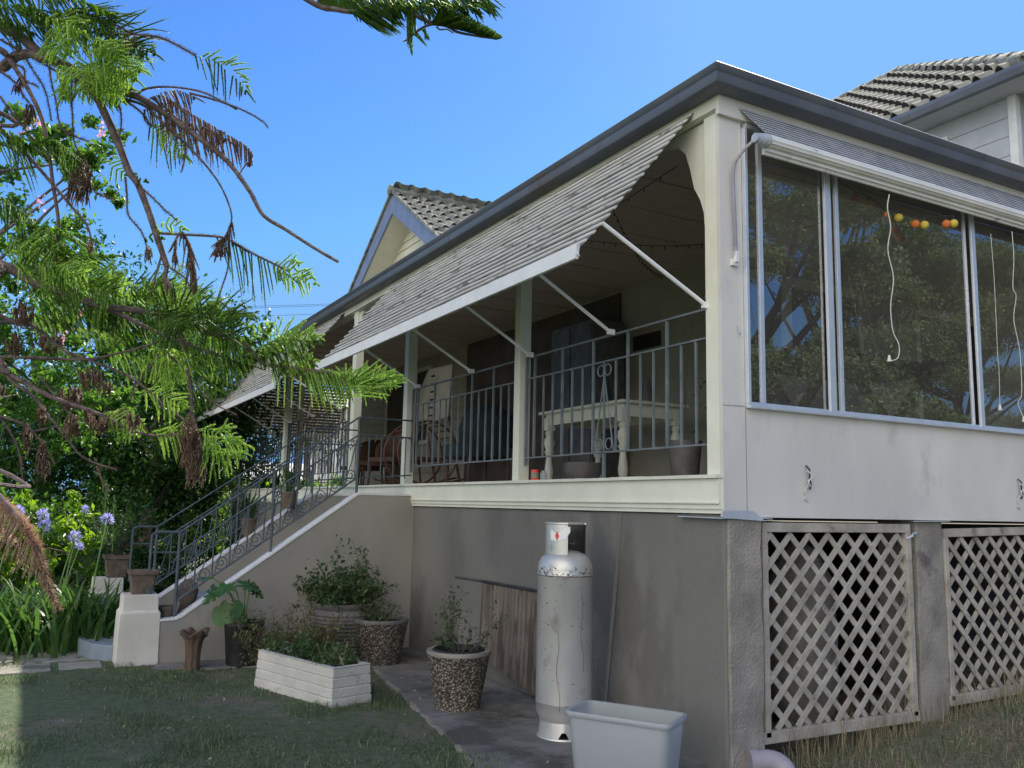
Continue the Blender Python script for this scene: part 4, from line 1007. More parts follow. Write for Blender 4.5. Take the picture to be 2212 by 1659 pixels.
# long combs at the top left
for (p, L, s_, hg) in ((((250, 80), (450, 60), (620, 110), (700, 130)), .34, None, .55), (((330, -60), (480, 0), (600, 40), (700, 90)), .20, None, .3),
                       (((560, 60), (680, 150), (780, 200), (850, 260), (900, 330)), .22, sv(.7), .0), (((640, 260), (740, 270), (850, 290), (950, 330)), .15, sv(1.4), .1),
                       (((-40, 60), (120, 30), (260, 60)), .3, None, .4), (((-60, -20), (150, -60), (400, -40)), .3, None, .6), (((150, 40), (260, 90), (380, 120)), .22, None, .4),
                       (((420, 60), (560, 100), (640, 200)), .22, sv(.2), .2), (((-100, 120), (60, 110), (200, 200)), .24, None, .5)):
    G1.append(frond(Z1(*p), L, rg, side=s_, hang=hg, gap=.012, droop=.25))
# bright clusters beside the limb
for (p, L) in ((((330, 110), (420, 130), (500, 170)), .10), (((300, 200), (360, 280), (330, 360)), .11), (((400, 160), (470, 230), (440, 320)), .10),
               (((560, 300), (680, 320), (800, 420), (830, 440)), .15), (((560, 400), (680, 440), (810, 500)), .13), (((540, 480), (640, 520), (790, 560)), .10),
               (((600, 260), (680, 300), (740, 350)), .10), (((380, 420), (440, 480), (400, 580)), .13), (((480, 380), (520, 480), (540, 560)), .14), (((600, 560), (680, 590), (740, 630)), .06)):
    for jj in range(3): G2.append(frond(Z1(*[(x + random.uniform(-35, 35), y + random.uniform(-25, 25), 4.2 + .15 * jj) for x, y in p]), L * 1.15, rg, side=sv(random.uniform(.3, 1.9), .4), hang=.12, gap=.014, droop=.3))
    if random.random() < .5: G1.append(frond(Z1(*[(x - 15, y + 25, 4.6) for x, y in p]), L * 1.2, rg, side=sv(random.uniform(1.4, 2.6), .6), hang=.4, gap=.02, droop=.4))
# separate fronds against the sky
G1.append(frond(Z1((1215, 345), (1320, 370), (1400, 430), (1480, 500), (1530, 560)), .17, rg, side=sv(-2.0), both=False, hang=.25, gap=.016, droop=.3))
G2.append(frond(Z1((1260, 350), (1370, 400), (1440, 420), (1530, 530)), .11, rg, side=sv(.7), both=False, hang=0, gap=.016))
G2.append(frond(Z1((930, 790), (1020, 830), (1100, 900), (1155, 970)), .11, rg, side=sv(.8), both=True, hang=.05, gap=.014))
G1.append(frond(Z1((930, 790), (1000, 850), (1080, 920), (1140, 960)), .17, rg, side=sv(-2.0), both=False, hang=.2, gap=.017))
# dead fan
DD.append(frond(Z1((900, 620), (1000, 590), (1150, 680), (1300, 770), (1420, 840), (1520, 900), (1570, 960), (1540, 1010)), .22, rg, side=sv(-1.9), both=False, hang=.5, gap=.006, droop=.1, nl=.010))
DD.append(frond(Z1((900, 620), (1050, 700), (1150, 760), (1300, 800), (1400, 860)), .20, rg, side=sv(-1.7), both=False, hang=.3, gap=.0055, droop=.15, nl=.010))
DD.append(frond(Z1((1000, 575), (1100, 560), (1200, 600)), .18, rg, side=sv(-1.5), both=False, hang=.6, gap=.009, droop=.1, nl=.010))
def cocoon(c, w_, h, n, mt=DD, z=Z1, d=4.4, L=.11):
    cx, cy = c; S = []; D = []
    for i in range(n):
        a = random.uniform(0, 2 * PI); t = random.uniform(0, 1) ** .7; rr = math.sin(PI * min(t * .8 + .1, 1)) * w_ / 2
        p = z((cx + rr * math.cos(a), cy + t * h, d + rr * math.sin(a) / 800))[0]; S.append(tuple(p)); e = z((cx + rr * .7 * math.cos(a), cy + t * h + 60))[0]
        v = e - p; D.append(tuple(v + RT * random.uniform(-.03, .03)))
    mt.append(cords(np.array(S), np.array(D), rg.uniform(.5, 1.1, n) * L, rg, droop=.3, nl=.009, ns=16))
cocoon((500, 980), 150, 210, 90); cocoon((925, 1520), 40, 60, 16, L=.05); cocoon((555, 1500), 50, 40, 14, L=.05); cocoon((805, 220), 90, 50, 30, L=.06)
DD.append(frond(Z1((1130, 1440), (1180, 1520), (1190, 1620), (1215, 1800)), .14, rg, side=sv(3.0), both=True, hang=.6, gap=.010, droop=.4))
DD.append(frond(Z1((1130, 1440), (1090, 1500), (1090, 1620)), .08, rg, side=sv(3.0), both=True, hang=.6, gap=.012, droop=.4))
DD.append(frond(Z1((1440, 1380), (1420, 1450), (1380, 1500), (1350, 1580)), .10, rg, side=sv(3.0), both=True, hang=.4, gap=.009, droop=.3))
cocoon((180, 640), 60, 80, 25, L=.08); cocoon((110, 480), 60, 60, 16, L=.06)
# right-hand frond
G1.append(frond(Z1((1380, 1480), (1480, 1520), (1580, 1580), (1680, 1640), (1760, 1690)), .25, rg, side=sv(-1.7), both=False, hang=.55, gap=.013, droop=.25))
G1.append(frond(Z1((1300, 1470), (1400, 1490), (1440, 1510)), .22, rg, side=sv(-1.9), both=False, hang=.5, gap=.018, droop=.2))
for p in (((1700, 1650), (1780, 1660), (1850, 1640)), ((1740, 1680), (1840, 1690), (1930, 1720)), ((1740, 1710), (1840, 1740), (1950, 1760))):
    G2.append(frond(Z1(*p), .09, rg, side=sv(1.2), hang=.1, gap=.014))
G2.append(frond(Z1((980, 1430), (1050, 1400), (1140, 1420)), .07, rg, side=sv(1.4), hang=0, gap=.013)); G1.append(frond(Z1((900, 1480), (950, 1470), (1000, 1480)), .05, rg, side=sv(1.4)))
G2.append(frond(Z1((650, 1010), (720, 1050), (780, 1080)), .09, rg, side=sv(1.2), hang=.1, gap=.014)); G1.append(frond(Z1((830, 1080), (870, 1100), (900, 1120)), .05, rg, side=sv(1.2)))
# mid-left combs (upper)
for p, L, hg in ((((0, 900), (150, 830), (300, 860), (430, 960)), .30, .35), (((200, 880), (350, 880), (500, 1010)), .26, .25), (((-100, 760), (60, 820), (180, 900)), .3, .5), (((-60, 1180), (100, 1290), (260, 1420)), .26, .4),
                 (((60, 1500), (250, 1480), (420, 1550)), .22, .3), (((100, 1400), (300, 1420), (520, 1470)), .22, .1), (((350, 1580), (520, 1590), (700, 1590)), .13, .05)):
    G1.append(frond(Z1(*p), L, rg, side=None, hang=hg, gap=.012, droop=.25))
# dense dark crown along the big limb
for i in range(44):
    t = i / 44; x = 60 + 1250 * t + random.uniform(-60, 60); y = 90 + 370 * t + random.uniform(-110, 130)
    a = random.uniform(-.7, .5); l = random.uniform(150, 300); dpt = random.uniform(4.1, 5.1)
    q = Z2((x, y, dpt), (x + l * .5, y - math.sin(a) * l * .4 - 10, dpt), (x + l, y - math.sin(a) * l * .5 + 25, dpt + random.uniform(-.2, .2)))
    (G2 if i % 4 == 1 else G1).append(frond(q, random.uniform(.13, .24), rg, side=sv(random.uniform(.4, 2.0), random.uniform(-.8, .8)), hang=random.uniform(.0, .28), gap=.013, droop=.22))
for i in range(20):
    t = i / 20; x = 200 + 1000 * t + random.uniform(-90, 90); y = 380 + 320 * t + random.uniform(-160, 160); dpt = random.uniform(4.3, 5.3); l = random.uniform(130, 260)
    q = Z2((x, y, dpt), (x + l * .5, y + 10, dpt), (x + l, y + 50, dpt))
    (G2 if i % 4 == 1 else G1).append(frond(q, random.uniform(.12, .22), rg, side=None, hang=random.uniform(.3, .7), gap=.018, droop=.3))
# bright tips of the big limb
for p in (((230, 60), (400, 90), (530, 110)), ((250, 130), (420, 160), (560, 200)), ((980, 210), (1150, 250), (1330, 320)), ((1050, 300), (1150, 330), (1220, 360)), ((1000, 640), (1060, 700), (1150, 770)), ((880, 640), (980, 720), (1100, 780)),
          ((880, 860), (1000, 880), (1150, 940)), ((950, 1110), (1050, 1130), (1150, 1120)), ((1270, 1080), (1350, 1120), (1420, 1090)), ((1230, 1100), (1380, 1180), (1520, 1190)), ((1280, 1180), (1350, 1250), (1440, 1250)), ((1400, 1210), (1450, 1240), (1500, 1260)),
          ((640, 1010), (760, 1040), (880, 1100)), ((930, 600), (1050, 660), (1120, 740))):
    G2.append(frond(Z2(*p), random.uniform(.10, .15), rg, side=sv(random.uniform(1.0, 1.8), .3), hang=.12, gap=.013))
for p in (((1270, 1200), (1330, 1230), (1400, 1250)),):
    G1.append(frond(Z2(*p), .16, rg, side=None, hang=.9, gap=.016))
# the long outreaching limb in front of the awning
G2.append(frond(Z2((1290, 480), (1400, 510), (1520, 560), (1600, 620)), .17, rg, side=None, hang=.85, gap=.014, droop=.15))
G1.append(frond(Z2((1150, 540), (1300, 580), (1450, 650), (1560, 690)), .19, rg, side=None, hang=.85, gap=.014, droop=.15))
for p, L in ((((1450, 500), (1530, 490), (1560, 455)), .07), (((1540, 540), (1610, 490), (1680, 440)), .06), (((1640, 560), (1760, 500), (1950, 510)), .13), (((1640, 600), (1790, 560), (1960, 515)), .10), (((1560, 600), (1620, 570), (1700, 590)), .12), (((1650, 640), (1720, 650), (1770, 690)), .09), (((1740, 690), (1840, 670), (1950, 660)), .07), (((1430, 480), (1480, 540), (1560, 600)), .12)):
    G2.append(frond(Z2(*p), L * 1.2, rg, side=sv(1.5, .25), hang=.05, gap=.013))
    G1.append(frond(Z2(*[(x - 10, y + 30) for x, y in p]), L * 1.1, rg, side=sv(1.2, .7), hang=.5, gap=.018))
# single hanging cords
for x, y in ((1735, 720), (1775, 725), (1820, 728), (1870, 735)):
    s = np.array([tuple(Z2((x, y))[0])]); G2.append(cords(s, np.array([[.02, 0, -1.0]]), np.array([.195]), rg, droop=0, nl=.009, per=5, ns=44, curl=.12))
G2.append(frond(Z2((1890, 740), (2020, 715), (2120, 745), (2200, 760)), .21, rg, side=None, hang=1.0, gap=.011, droop=.1))
G1.append(frond(Z2((1900, 750), (2030, 735), (2130, 765), (2220, 780)), .20, rg, side=None, hang=1.1, gap=.013, droop=.1))
TIP = [((2120, 770), (2125, 730), (2130, 690)), ((2160, 780), (2190, 740), (2215, 710)), ((2180, 790), (2260, 730), (2310, 680)), ((2200, 800), (2300, 740), (2380, 690)), ((2250, 810), (2350, 750), (2420, 710)), ((2280, 820), (2400, 770), (2480, 740)), ((2300, 830), (2420, 800), (2510, 780)), ((2200, 830), (2320, 810), (2400, 830)), ((2330, 800), (2420, 760), (2470, 720))]
for p in TIP:
    q = Z2(*p); S_, D_ = np.array([tuple(q[0])] * 5) + rg.normal(size=(5, 3)) * .012, np.array([tuple(q[2] - q[0])] * 5) + rg.normal(size=(5, 3)) * .03
    G2.append(cords(S_, D_, rg.uniform(.85, 1.1, 5) * (q[2] - q[0]).length, rg, droop=.08, nl=.011, per=6, ns=34, nw=.0036))
G2.append(frond(Z2((2150, 790), (2300, 790), (2420, 770), (2500, 775)), .10, rg, side=sv(1.35, .2), hang=.0, gap=.009, nl=.012, per=5, nw=.0036))
limb(Z2((2040, 735), (2130, 770), (2240, 790), (2400, 790)), .007, .004)
# dead masses lower left
cocoon((1170, 1060), 150, 90, 70, z=Z2, L=.10); cocoon((1200, 1160), 130, 150, 110, z=Z2, L=.11); cocoon((1230, 1240), 80, 100, 60, z=Z2, L=.08)
DD.append(frond(Z2((1190, 980), (1215, 1060), (1240, 1160), (1265, 1270)), .16, rg, side=sv(3.3), both=False, hang=.1, gap=.008, droop=.1))
for c_, w_, h_, n_ in (((445, 990), 80, 90, 50), ((550, 960), 50, 70, 28), ((740, 960), 160, 70, 70), ((620, 1000), 120, 60, 40), ((830, 990), 70, 60, 34), ((440, 820), 150, 100, 60), ((150, 300), 130, 120, 50), ((320, 470), 140, 120, 60), ((90, 480), 100, 120, 40), ((660, 780), 90, 70, 24), ((270, 1160), 60, 140, 40), ((170, 1050), 60, 160, 40), ((560, 700), 160, 60, 40), ((10, 800), 50, 60, 20), ((260, 930), 60, 120, 30)):
    cocoon(c_, w_, h_, n_, z=Z2, L=.10, d=random.uniform(4.2, 5.0))
# nearer hanging spray, bottom left
limb([root(1.0)] + Z3((-300, -200, 3.0), (-60, 20, 2.6), (60, 160, 2.5), (150, 260, 2.45), (230, 400, 2.4), (270, 520, 2.4), (300, 640, 2.4), (365, 790, 2.4)), .008, .005)
dead2 = frond(Z3((0, 110, 2.55), (90, 200, 2.5), (150, 260, 2.45), (230, 400, 2.4), (270, 520, 2.4), (300, 640, 2.4)), .11, rg, side=sv(3.5, .2), both=False, hang=.2, gap=.011, droop=.15, nl=.008)
NR = [dead2]
NR.append(bare(Z3((0, 110, 2.55), (90, 200, 2.5), (150, 260, 2.45), (230, 400, 2.4), (270, 520, 2.4), (300, 640, 2.4), (330, 720, 2.4), (365, 790, 2.4)), rg, nl=.014, per=12, dens=.0022))
NR.append(bare(Z3((-40, 230, 2.6), (30, 320, 2.6), (80, 370, 2.55)), rg, nl=.012, per=6, dens=.004))
# the spray at the top centre
dT = 4.0
limb([root(7.0)] + ZT((-2600, -1600, 4.6), (-1500, -700, 4.2), (-300, -250), (235, 45), (420, 90), (600, 115), (760, 60), (900, 0), (1000, -40), d=dT), .02, .008)
limb([root(7.4)] + ZT((-1500, -1500, 4.5), (0, -700), (800, -150), (1030, 60), (1200, 150), (1330, 215), (1450, 235), (1530, 270), (1600, 310), (1800, 350), (1990, 375), d=dT), .018, .005)
limb(ZT((1440, 240), (1330, 240), (1200, 310), (1140, 370), (1075, 400), d=dT), .008, .004, True, .006)
limb(ZT((1400, 260), (1430, 285), (1500, 285), (1560, 320), d=dT), .005, .003)
TG = []
for x, y, ex, ey in [(600, 100, 950, 330), (640, 90, 980, 320), (660, 80, 1030, 310), (700, 70, 1040, 290), (560, 110, 860, 280), (540, 100, 800, 250), (720, 60, 1000, 200), (750, 50, 1050, 240), (780, 40, 1100, 250), (1120, 60, 1130, 440), (1140, 60, 1150, 440), (1170, 90, 1195, 300), (1200, 320, 1290, 430), (1150, 370, 1165, 515), (1280, 280, 1310, 370), (1230, 60, 1300, 230), (1300, 50, 1350, 180), (860, 20, 1000, 240), (900, 10, 1060, 220), (820, 20, 1040, 160), (950, 10, 1080, 180)]:
    for _ in range(5):
        p, q = ZT((x + random.uniform(-28, 28), y, dT + random.uniform(-.1, .1)), (ex + random.uniform(-25, 25), ey + random.uniform(-15, 15)), d=dT)
        TG.append((tuple(p), tuple(q - p), (q - p).length))
for i in range(68):
    x = 245 + i * 6 + random.uniform(-4, 4); p, q = ZT((x, 60 + (x - 240) * .14, dT), (x + random.uniform(0, 30), -60), d=dT); TG.append((tuple(p), tuple(q - p), (q - p).length * random.uniform(.7, 1)))
for i in range(230):
    t = random.uniform(0, 1); x = 1330 + 640 * t; y = 230 + 150 * t ** 1.2; L_ = 250 * (1 - t * .72); a = random.uniform(.35, 1.1)
    p, q = ZT((x, y, dT), (x + L_ * math.cos(a), y - L_ * math.sin(a), dT + random.uniform(-.15, .15)), d=dT); TG.append((tuple(p), tuple(q - p), (q - p).length))
for i in range(240):
    x = random.uniform(560, 1900); p, q = ZT((x, random.uniform(-60, 60), dT + random.uniform(-.2, .2)), (x + random.uniform(40, 180), random.uniform(60, 200)), d=dT); TG.append((tuple(p), tuple(q - p), (q - p).length))
G1.append(cords(np.array([a for a, _, _ in TG]), np.array([b_ for _, b_, _ in TG]), np.array([c_ for _, _, c_ in TG]), rg, droop=.06, nl=.009, ns=34))
for nm, lst, mt in (('foliage', G1, 'arau'), ('sun_tone_foliage', G2, 'arauB'), ('dead_foliage', DD, 'dead'), ('spikes', SP, 'spiky'), ('dry_spray', NR, 'drynear')):
    V, F = joinVF(lst); npmesh(nm, V, F, M[mt], arau); print(nm, len(F))

# ================================================================== OTHER PLANTS
def plantmesh(name, V, F, m, parent): return npmesh(name, V, F, M[m], parent)
def tree(name, label, cat, base, h, crown, n, leaf, m, group=None, tr=.16, limbs=7, seed=1, cname='crown', asp=.5, lump=.38, per=70):
    """crown = list of (offset, radii) ellipsoids"""
    rg = np.random.default_rng(seed); rr = random.Random(seed)
    t = thing(name, label, cat, base, group); bx, by, bz = base
    b = MB(); top = Vector((bx + rr.uniform(-.2, .2), by, bz + h)); mid = Vector((bx + rr.uniform(-.15, .15), by + .1, bz + h * .5))
    b.tube(spline([(bx, by, bz - .1), mid, top], 6), list(np.linspace(tr, tr * .35, 13)), 10)
    for i in range(limbs):
        (ox, oy, oz), (rx, ry, rz) = crown[i % len(crown)]; a = rr.uniform(0, 2 * PI); st = Vector((bx, by, bz + h * rr.uniform(.3, .85)))
        e = Vector((bx + ox + rx * .7 * math.cos(a), by + oy + ry * .7 * math.sin(a), bz + oz + rz * rr.uniform(-.3, .6)))
        b.tube(spline([st, st.lerp(e, .5) + Vector((0, 0, .15 * h * .3)), e], 4), list(np.linspace(tr * .4, tr * .08, 9)), 6)
    b.build('trunk', M['trunkw'], t, smooth=True)
    tot = sum(r_[0] * r_[1] + r_[2] * r_[0] for _, r_ in crown); L = []
    for (o_, r_) in crown:
        k = int(n * (r_[0] * r_[1] + r_[2] * r_[0]) / tot)
        P_ = blob_points(k, (bx + o_[0], by + o_[1], bz + o_[2]), r_, rg, lumpr=lump, per=per); L.append(leaf_arrays(P_, leaf, rg, asp))
    V, F = joinVF(L); plantmesh(cname, V, F, m, t); return t

# leafy flowering tree beside the conifer
tm_c = [tuple(at(x, y, d) - Vector((-5.3, 4.6, -1.73))) for x, y, d in ((60, 330, 9), (170, 330, 9.2), (30, 520, 9), (130, 560, 9.4), (60, 720, 9), (160, 760, 9.6), (80, 900, 9.4), (240, 380, 9.2), (-60, 640, 9), (10, 830, 9), (190, 880, 9.6))]
tm = tree('myrtle_tree', 'broadleaf flowering tree with pink blossom sprigs at the far left edge', 'tree', (-5.3, 4.6, -1.73), 4.4,
          [(c, (.55, .6, .42)) for c in tm_c[:2]] + [(c, (.55, .6, .5)) for c in tm_c[2:7]] + [(tm_c[7], (.38, .4, .3))] + [(c, (.5, .6, .45)) for c in tm_c[8:]], 9500, .085, 'leafA', tr=.09, limbs=14, seed=3, asp=.55, lump=.5)
for (x, y) in ((82, 262), (52, 282), (170, 683), (132, 728), (86, 435), (220, 278)):
    c = at(x, y, 7.6); P_ = np.array(c) + RNG.normal(size=(18, 3)) * (.022, .022, .04); V, F = leaf_arrays(P_, .03, RNG, .9)
    plantmesh('blossom', V, F, 'pink', tm)
# dark evergreens at the back left
def back(x, y, d): return at(x, y, d)
EV = [('dense dark evergreen tree filling the gap left of the stairs', (330, 950, 16), [((0, 0, 3.2), (2.2, 1.6, 2.2)), ((-1.3, 0, 1.6), (1.8, 1.5, 1.9)), ((1.2, .5, 1.7), (1.5, 1.4, 1.9))], 26000),
      ('smaller dark evergreen tree touching the end of the far awning', (398, 900, 18), [((0, 0, 3.9), (1.05, 1.2, 1.2)), ((.1, 0, 2.2), (1.15, 1.2, 1.5))], 15000),
      ('tall shadowy evergreen tree behind the conifer limbs at far left', (110, 900, 17), [((0, 0, 4.0), (2.2, 1.8, 2.4)), ((0, 0, 1.6), (2.4, 1.8, 1.8))], 20000)]
for i, (lb, (x, y, d), cr, n) in enumerate(EV):
    c = at(x, y, d); tree('evergreen_tree', lb, 'tree', (c.x, c.y, -1.73), 3.5, cr, n, .12, 'leafD' if i != 1 else 'leafD', 'evergreens behind the garden', seed=20 + i, lump=.42)
# yellow-green shrub
c = at(110, 1100, 10.6)
tree('yellow_green_shrub', 'sunlit yellow-green shrub above the purple flowers', 'shrub', (c.x, c.y, -1.73), 1.1, [((0, 0, 1.15), (.62, .5, .45)), ((-.55, 0, .85), (.6, .5, .5)), ((.1, -.1, .6), (.7, .5, .5))], 5200, .10, 'leafY', tr=.03, seed=31, cname='foliage', asp=.42)
c = at(5, 1180, 10.4)
tree('garden_shrub', 'loose green shrub at the left edge below the flowering tree', 'shrub', (c.x, c.y, -1.73), 1.2, [((0, 0, .9), (.8, .6, .8)), ((-.3, .1, 1.4), (.5, .5, .5))], 4200, .09, 'leafA', tr=.03, seed=32, cname='foliage')
for i, (x, y, d, lb, cr, n, m_) in enumerate([(250, 1230, 12.5, 'feathery dark shrub rising behind the rear pedestal pot', [((0, 0, .7), (.7, .5, .75)), ((.5, .2, .4), (.6, .5, .5))], 4200, 'leafD'),
                                              (300, 1150, 14, 'low dark shrub between the evergreens and the stair rail', [((0, 0, .8), (1.1, .7, .8))], 4200, 'leafD'),
                                              (420, 1190, 22, 'clump of strappy shrubs on the sunny lawn beyond the stairs', [((0, 0, .35), (1.1, .5, .4))], 1800, 'leafY'),
                                              (150, 1240, 11.8, 'low leafy shrub behind the purple flower stems', [((0, 0, .55), (.8, .5, .6))], 3200, 'leafS')]):
    c = at(x, y, d); tree('low_shrub', lb, 'shrub', (c.x, c.y, -1.73), .6, cr, n, .07, m_, 'low shrubs in the garden bed', tr=.02, seed=40 + i, cname='foliage')
# upright rosemary sprigs
for i, (x, y0, y1, d, lb) in enumerate([(225, 1110, 1040, 9.6, 'tallest upright grey-green sprig, left of the dark trees'), (243, 1130, 1070, 9.6, 'shorter upright grey-green sprig beside the tallest one')]):
    p, q = at(x, y0 + 60, d), at(x + 4, y1, d); t = thing('rosemary_sprig', lb, 'plant', tuple(p), 'upright sprigs')
    k = MB(); k.tube([p, q], .006, 5); k.build('stem', M['stemg'], t)
    n = 90; u = RNG.uniform(0, 1, (n, 1)); P_ = np.array(p) * (1 - u) + np.array(q) * u + RNG.normal(size=(n, 3)) * .018
    V, F = leaf_arrays(P_, .07, RNG, .16, D=np.tile([0, 0, 1.0], (n, 1)) + RNG.normal(size=(n, 3)) * .3); plantmesh('foliage', V, F, 'strap', t)

# strap leaves
def straps(n, c, spread, L, wd, rg, segs=6, bend=1.0, rise=1.0):
    Vs, Fs = [], []; off = 0
    for i in range(n):
        a = rg.uniform(0, 2 * PI); base = np.array(c) + np.array([rg.normal() * spread, rg.normal() * spread, 0]); l = L * rg.uniform(.6, 1.15)
        o = np.array([math.cos(a), math.sin(a), 0]); s = np.array([-math.sin(a), math.cos(a), 0]); out = rg.uniform(.25, .75) * bend
        for j in range(segs + 1):
            t = j / segs; p = base + o * l * out * t ** 1.4 + np.array([0, 0, 1]) * l * rise * (t - out * .75 * t * t * t); w_ = wd * (1 - t ** 2.5) * .5 + .001
            Vs += [p - s * w_, p + s * w_]
            if j < segs: k = off + 2 * j; Fs.append((k, k + 1, k + 3, k + 2))
        off += 2 * (segs + 1)
    return np.array(Vs), np.array(Fs)
AG = [(40, 1105, 9.4, 'leftmost'), (92, 1112, 9.6, 'upper middle'), (97, 1135, 9.0, 'lower middle'), (162, 1160, 9.2, 'lowest'), (232, 1122, 9.4, 'rightmost'), (184, 1100, 10.0, 'small high'), (172, 1180, 9.6, 'small faded low')]
for i, (x, y, d, lb) in enumerate(AG):
    h = at(x, y, d); bx_, by_ = h.x + random.uniform(-.25, .1), h.y + random.uniform(-.1, .2)
    t = thing('agapanthus', lb + ' purple agapanthus flower head over strappy leaves at left', 'flower', (bx_, by_, -1.73), 'agapanthus flowers in the left bed')
    k = MB(); k.tube(spline([(bx_, by_, -1.75), ((bx_ + h.x) / 2 - .03, by_, (h.z - 1.7) / 2), tuple(h)], 5), .008, 6); k.build('stem', M['stemg'], t, smooth=True)
    big = 1.0 if i < 5 else .6; n = int(110 * big); dr = nrm(RNG.normal(size=(n, 3)) + [0, 0, .35]); P_ = np.array(h) + dr * .062 * big * RNG.uniform(.75, 1.1, (n, 1))
    V, F = leaf_arrays(P_, .042, RNG, .34, D=dr); plantmesh('flower_head', V, F, 'purple', t)
    V, F = straps(26, (bx_, by_, -1.73), .1, .75, .035, RNG); npmesh('leaves', V, F, M['strap'], t, k=4)
for i, (x, y, lb) in enumerate([(60, 1300, 'nearest'), (150, 1330, 'dark lower'), (215, 1300, 'shaded right'), (10, 1330, 'far left'), (110, 1350, 'front middle')]):
    c = at(x, y, 9.0 - .1 * i); V, F = straps(70, (c.x, c.y, -1.73), .22, .85, .04, RNG)
    o = npmesh('strap_leaf_clump', V, F, M['strap'], org=(c.x, c.y, -1.73), k=4); tag(o, lb + ' clump of long strappy green leaves in the left bed', 'plant', 'strap leaf clumps')

# background beyond the garden
def block(name, lb, cat, c, w_, d_, h_, m, roofm=None, rot=0):
    t = thing(name, lb, cat, (c[0], c[1], -1.73)); b = MB(); b.box(c[0] - w_ / 2, c[0] + w_ / 2, c[1] - d_ / 2, c[1] + d_ / 2, -1.8, -1.73 + h_); b.build('wall', M[m], t)
    k = MB(); k.prism([(c[0] - w_ / 2 - .4, c[1] - d_ / 2 - .4, -1.73 + h_), (c[0] + w_ / 2 + .4, c[1] - d_ / 2 - .4, -1.73 + h_), (c[0] + w_ / 2 + .4, c[1], -1.73 + h_ + 1.0), (c[0] - w_ / 2 - .4, c[1], -1.73 + h_ + 1.0)], (0, .1, .05))
    k.prism([(c[0] - w_ / 2 - .4, c[1] + d_ / 2 + .4, -1.73 + h_), (c[0] + w_ / 2 + .4, c[1] + d_ / 2 + .4, -1.73 + h_), (c[0] + w_ / 2 + .4, c[1], -1.73 + h_ + 1.0), (c[0] - w_ / 2 - .4, c[1], -1.73 + h_ + 1.0)], (0, .1, .05)); k.build('roof', M[roofm or 'farroof'], t)
    for i in range(3):
        q = MB(); x = c[0] - w_ * .35 + w_ * .35 * i; q.box(x - .5, x + .5, c[1] - d_ / 2 - .05, c[1] - d_ / 2, -.7, .6); q.build('window', M['dark'], t)
    return t
c = at(490, 1045, 45); block('neighbour_house', 'pale neighbouring house with metal roof beyond the dark trees', 'house', (c.x, c.y), 9, 6, 2.5, 'farwall')
c = at(720, 900, 40); block('neighbour_shed', 'white weatherboard building seen through the far end of the verandah', 'building', (c.x + 3.5, c.y), 8, 5, 5.6, 'farwall')
t = thing('mesh_fence', 'low timber post and wire fence behind the garden lawn', 'fence', (4, 30, -1.73))
for i in range(26):
    k = MB(); x = -10 + i * 1.6; k.box(x, x + .08, 30, 30.08, -1.75, -.55); k.build('post', M['fence'], t)
k = MB()
for z in (-1.6, -1.3, -1.0, -.7): k.tube([(-10, 30.02, z), (31, 30.02, z)], .008, 5)
k.build('wire', M['fence'], t)
HG = [((590, 975), 34, (3.0, 2, 1.3), 'leafO', 'olive hedge mass seen through the left of the verandah rails'), ((670, 1010), 30, (3.0, 1.6, 1.25), 'leafY', 'bright bush behind the middle verandah rails'), ((330, 1000), 36, (3.0, 2, 2.2), 'leafD', 'dark hedge between the evergreens and the verandah end'),
      ((740, 1000), 28, (2.2, 1.4, 1.2), 'leafA', 'green bush seen behind the stair head'), ((560, 1040), 26, (2.2, 1.2, 1.2), 'leafY', 'low sunny bush beyond the far verandah post'), ((200, 1010), 40, (8, 3, 3.4), 'leafD', 'long dark hedge behind the left garden'), ((-80, 1000), 38, (7, 3, 4.2), 'leafD', 'dark hedge at the far left edge')]
for i, ((x, y), d, r_, m_, lb) in enumerate(HG):
    c = at(x, y, d); tree('hedge_bush', lb, 'bush', (c.x, c.y, -1.73), r_[2], [((0, 0, r_[2] * .75), r_)], 7500, .17, m_, 'bushes beyond the house', tr=.08, seed=60 + i, cname='foliage')
c = at(625, 905, 30)
wt = thing('weeping_tree', 'wispy weeping tree seen through the far verandah opening', 'tree', (c.x, c.y, -1.73))
k = MB(); k.tube(spline([(c.x + .8, c.y, -1.8), (c.x + .7, c.y, 1.2), (c.x + .2, c.y, 3.8)], 5), list(np.linspace(.16, .06, 11)), 8); k.build('trunk', M['trunkw'], wt, smooth=True)
S_ = []
for i in range(420):
    a = random.uniform(0, 2 * PI); rr_ = random.uniform(.2, 2.3); S_.append((c.x + rr_ * math.cos(a), c.y + rr_ * math.sin(a) * .7, 3.9 - rr_ * .5 + random.uniform(-.4, .3)))
V, F = cords(np.array(S_), np.tile([0, 0, -1.0], (len(S_), 1)) + RNG.normal(size=(len(S_), 3)) * .25, RNG.uniform(.6, 2.2, len(S_)), RNG, droop=.1, rad=.008, nl=.13, nw=.03, ns=22, per=2, fwd=.9); plantmesh('crown', V, F, 'leafO', wt)

# overhead wires
for i, (ya, yb) in enumerate(((657, 655), (661, 658), (681, 675), (751, 752))):
    p, q = at(-200, ya + 14, 40), at(900, yb - 4, 46)
    k = MB(); k.tube([p, (p + q) / 2 - Vector((0, 0, .15)), q], .010, 4)
    o = k.build('power_line', M['wire'], org=tuple(p)); tag(o, ['uppermost', 'second', 'third', 'lowest'][i] + ' of the thin power lines across the sky at left', 'power line', 'power lines')

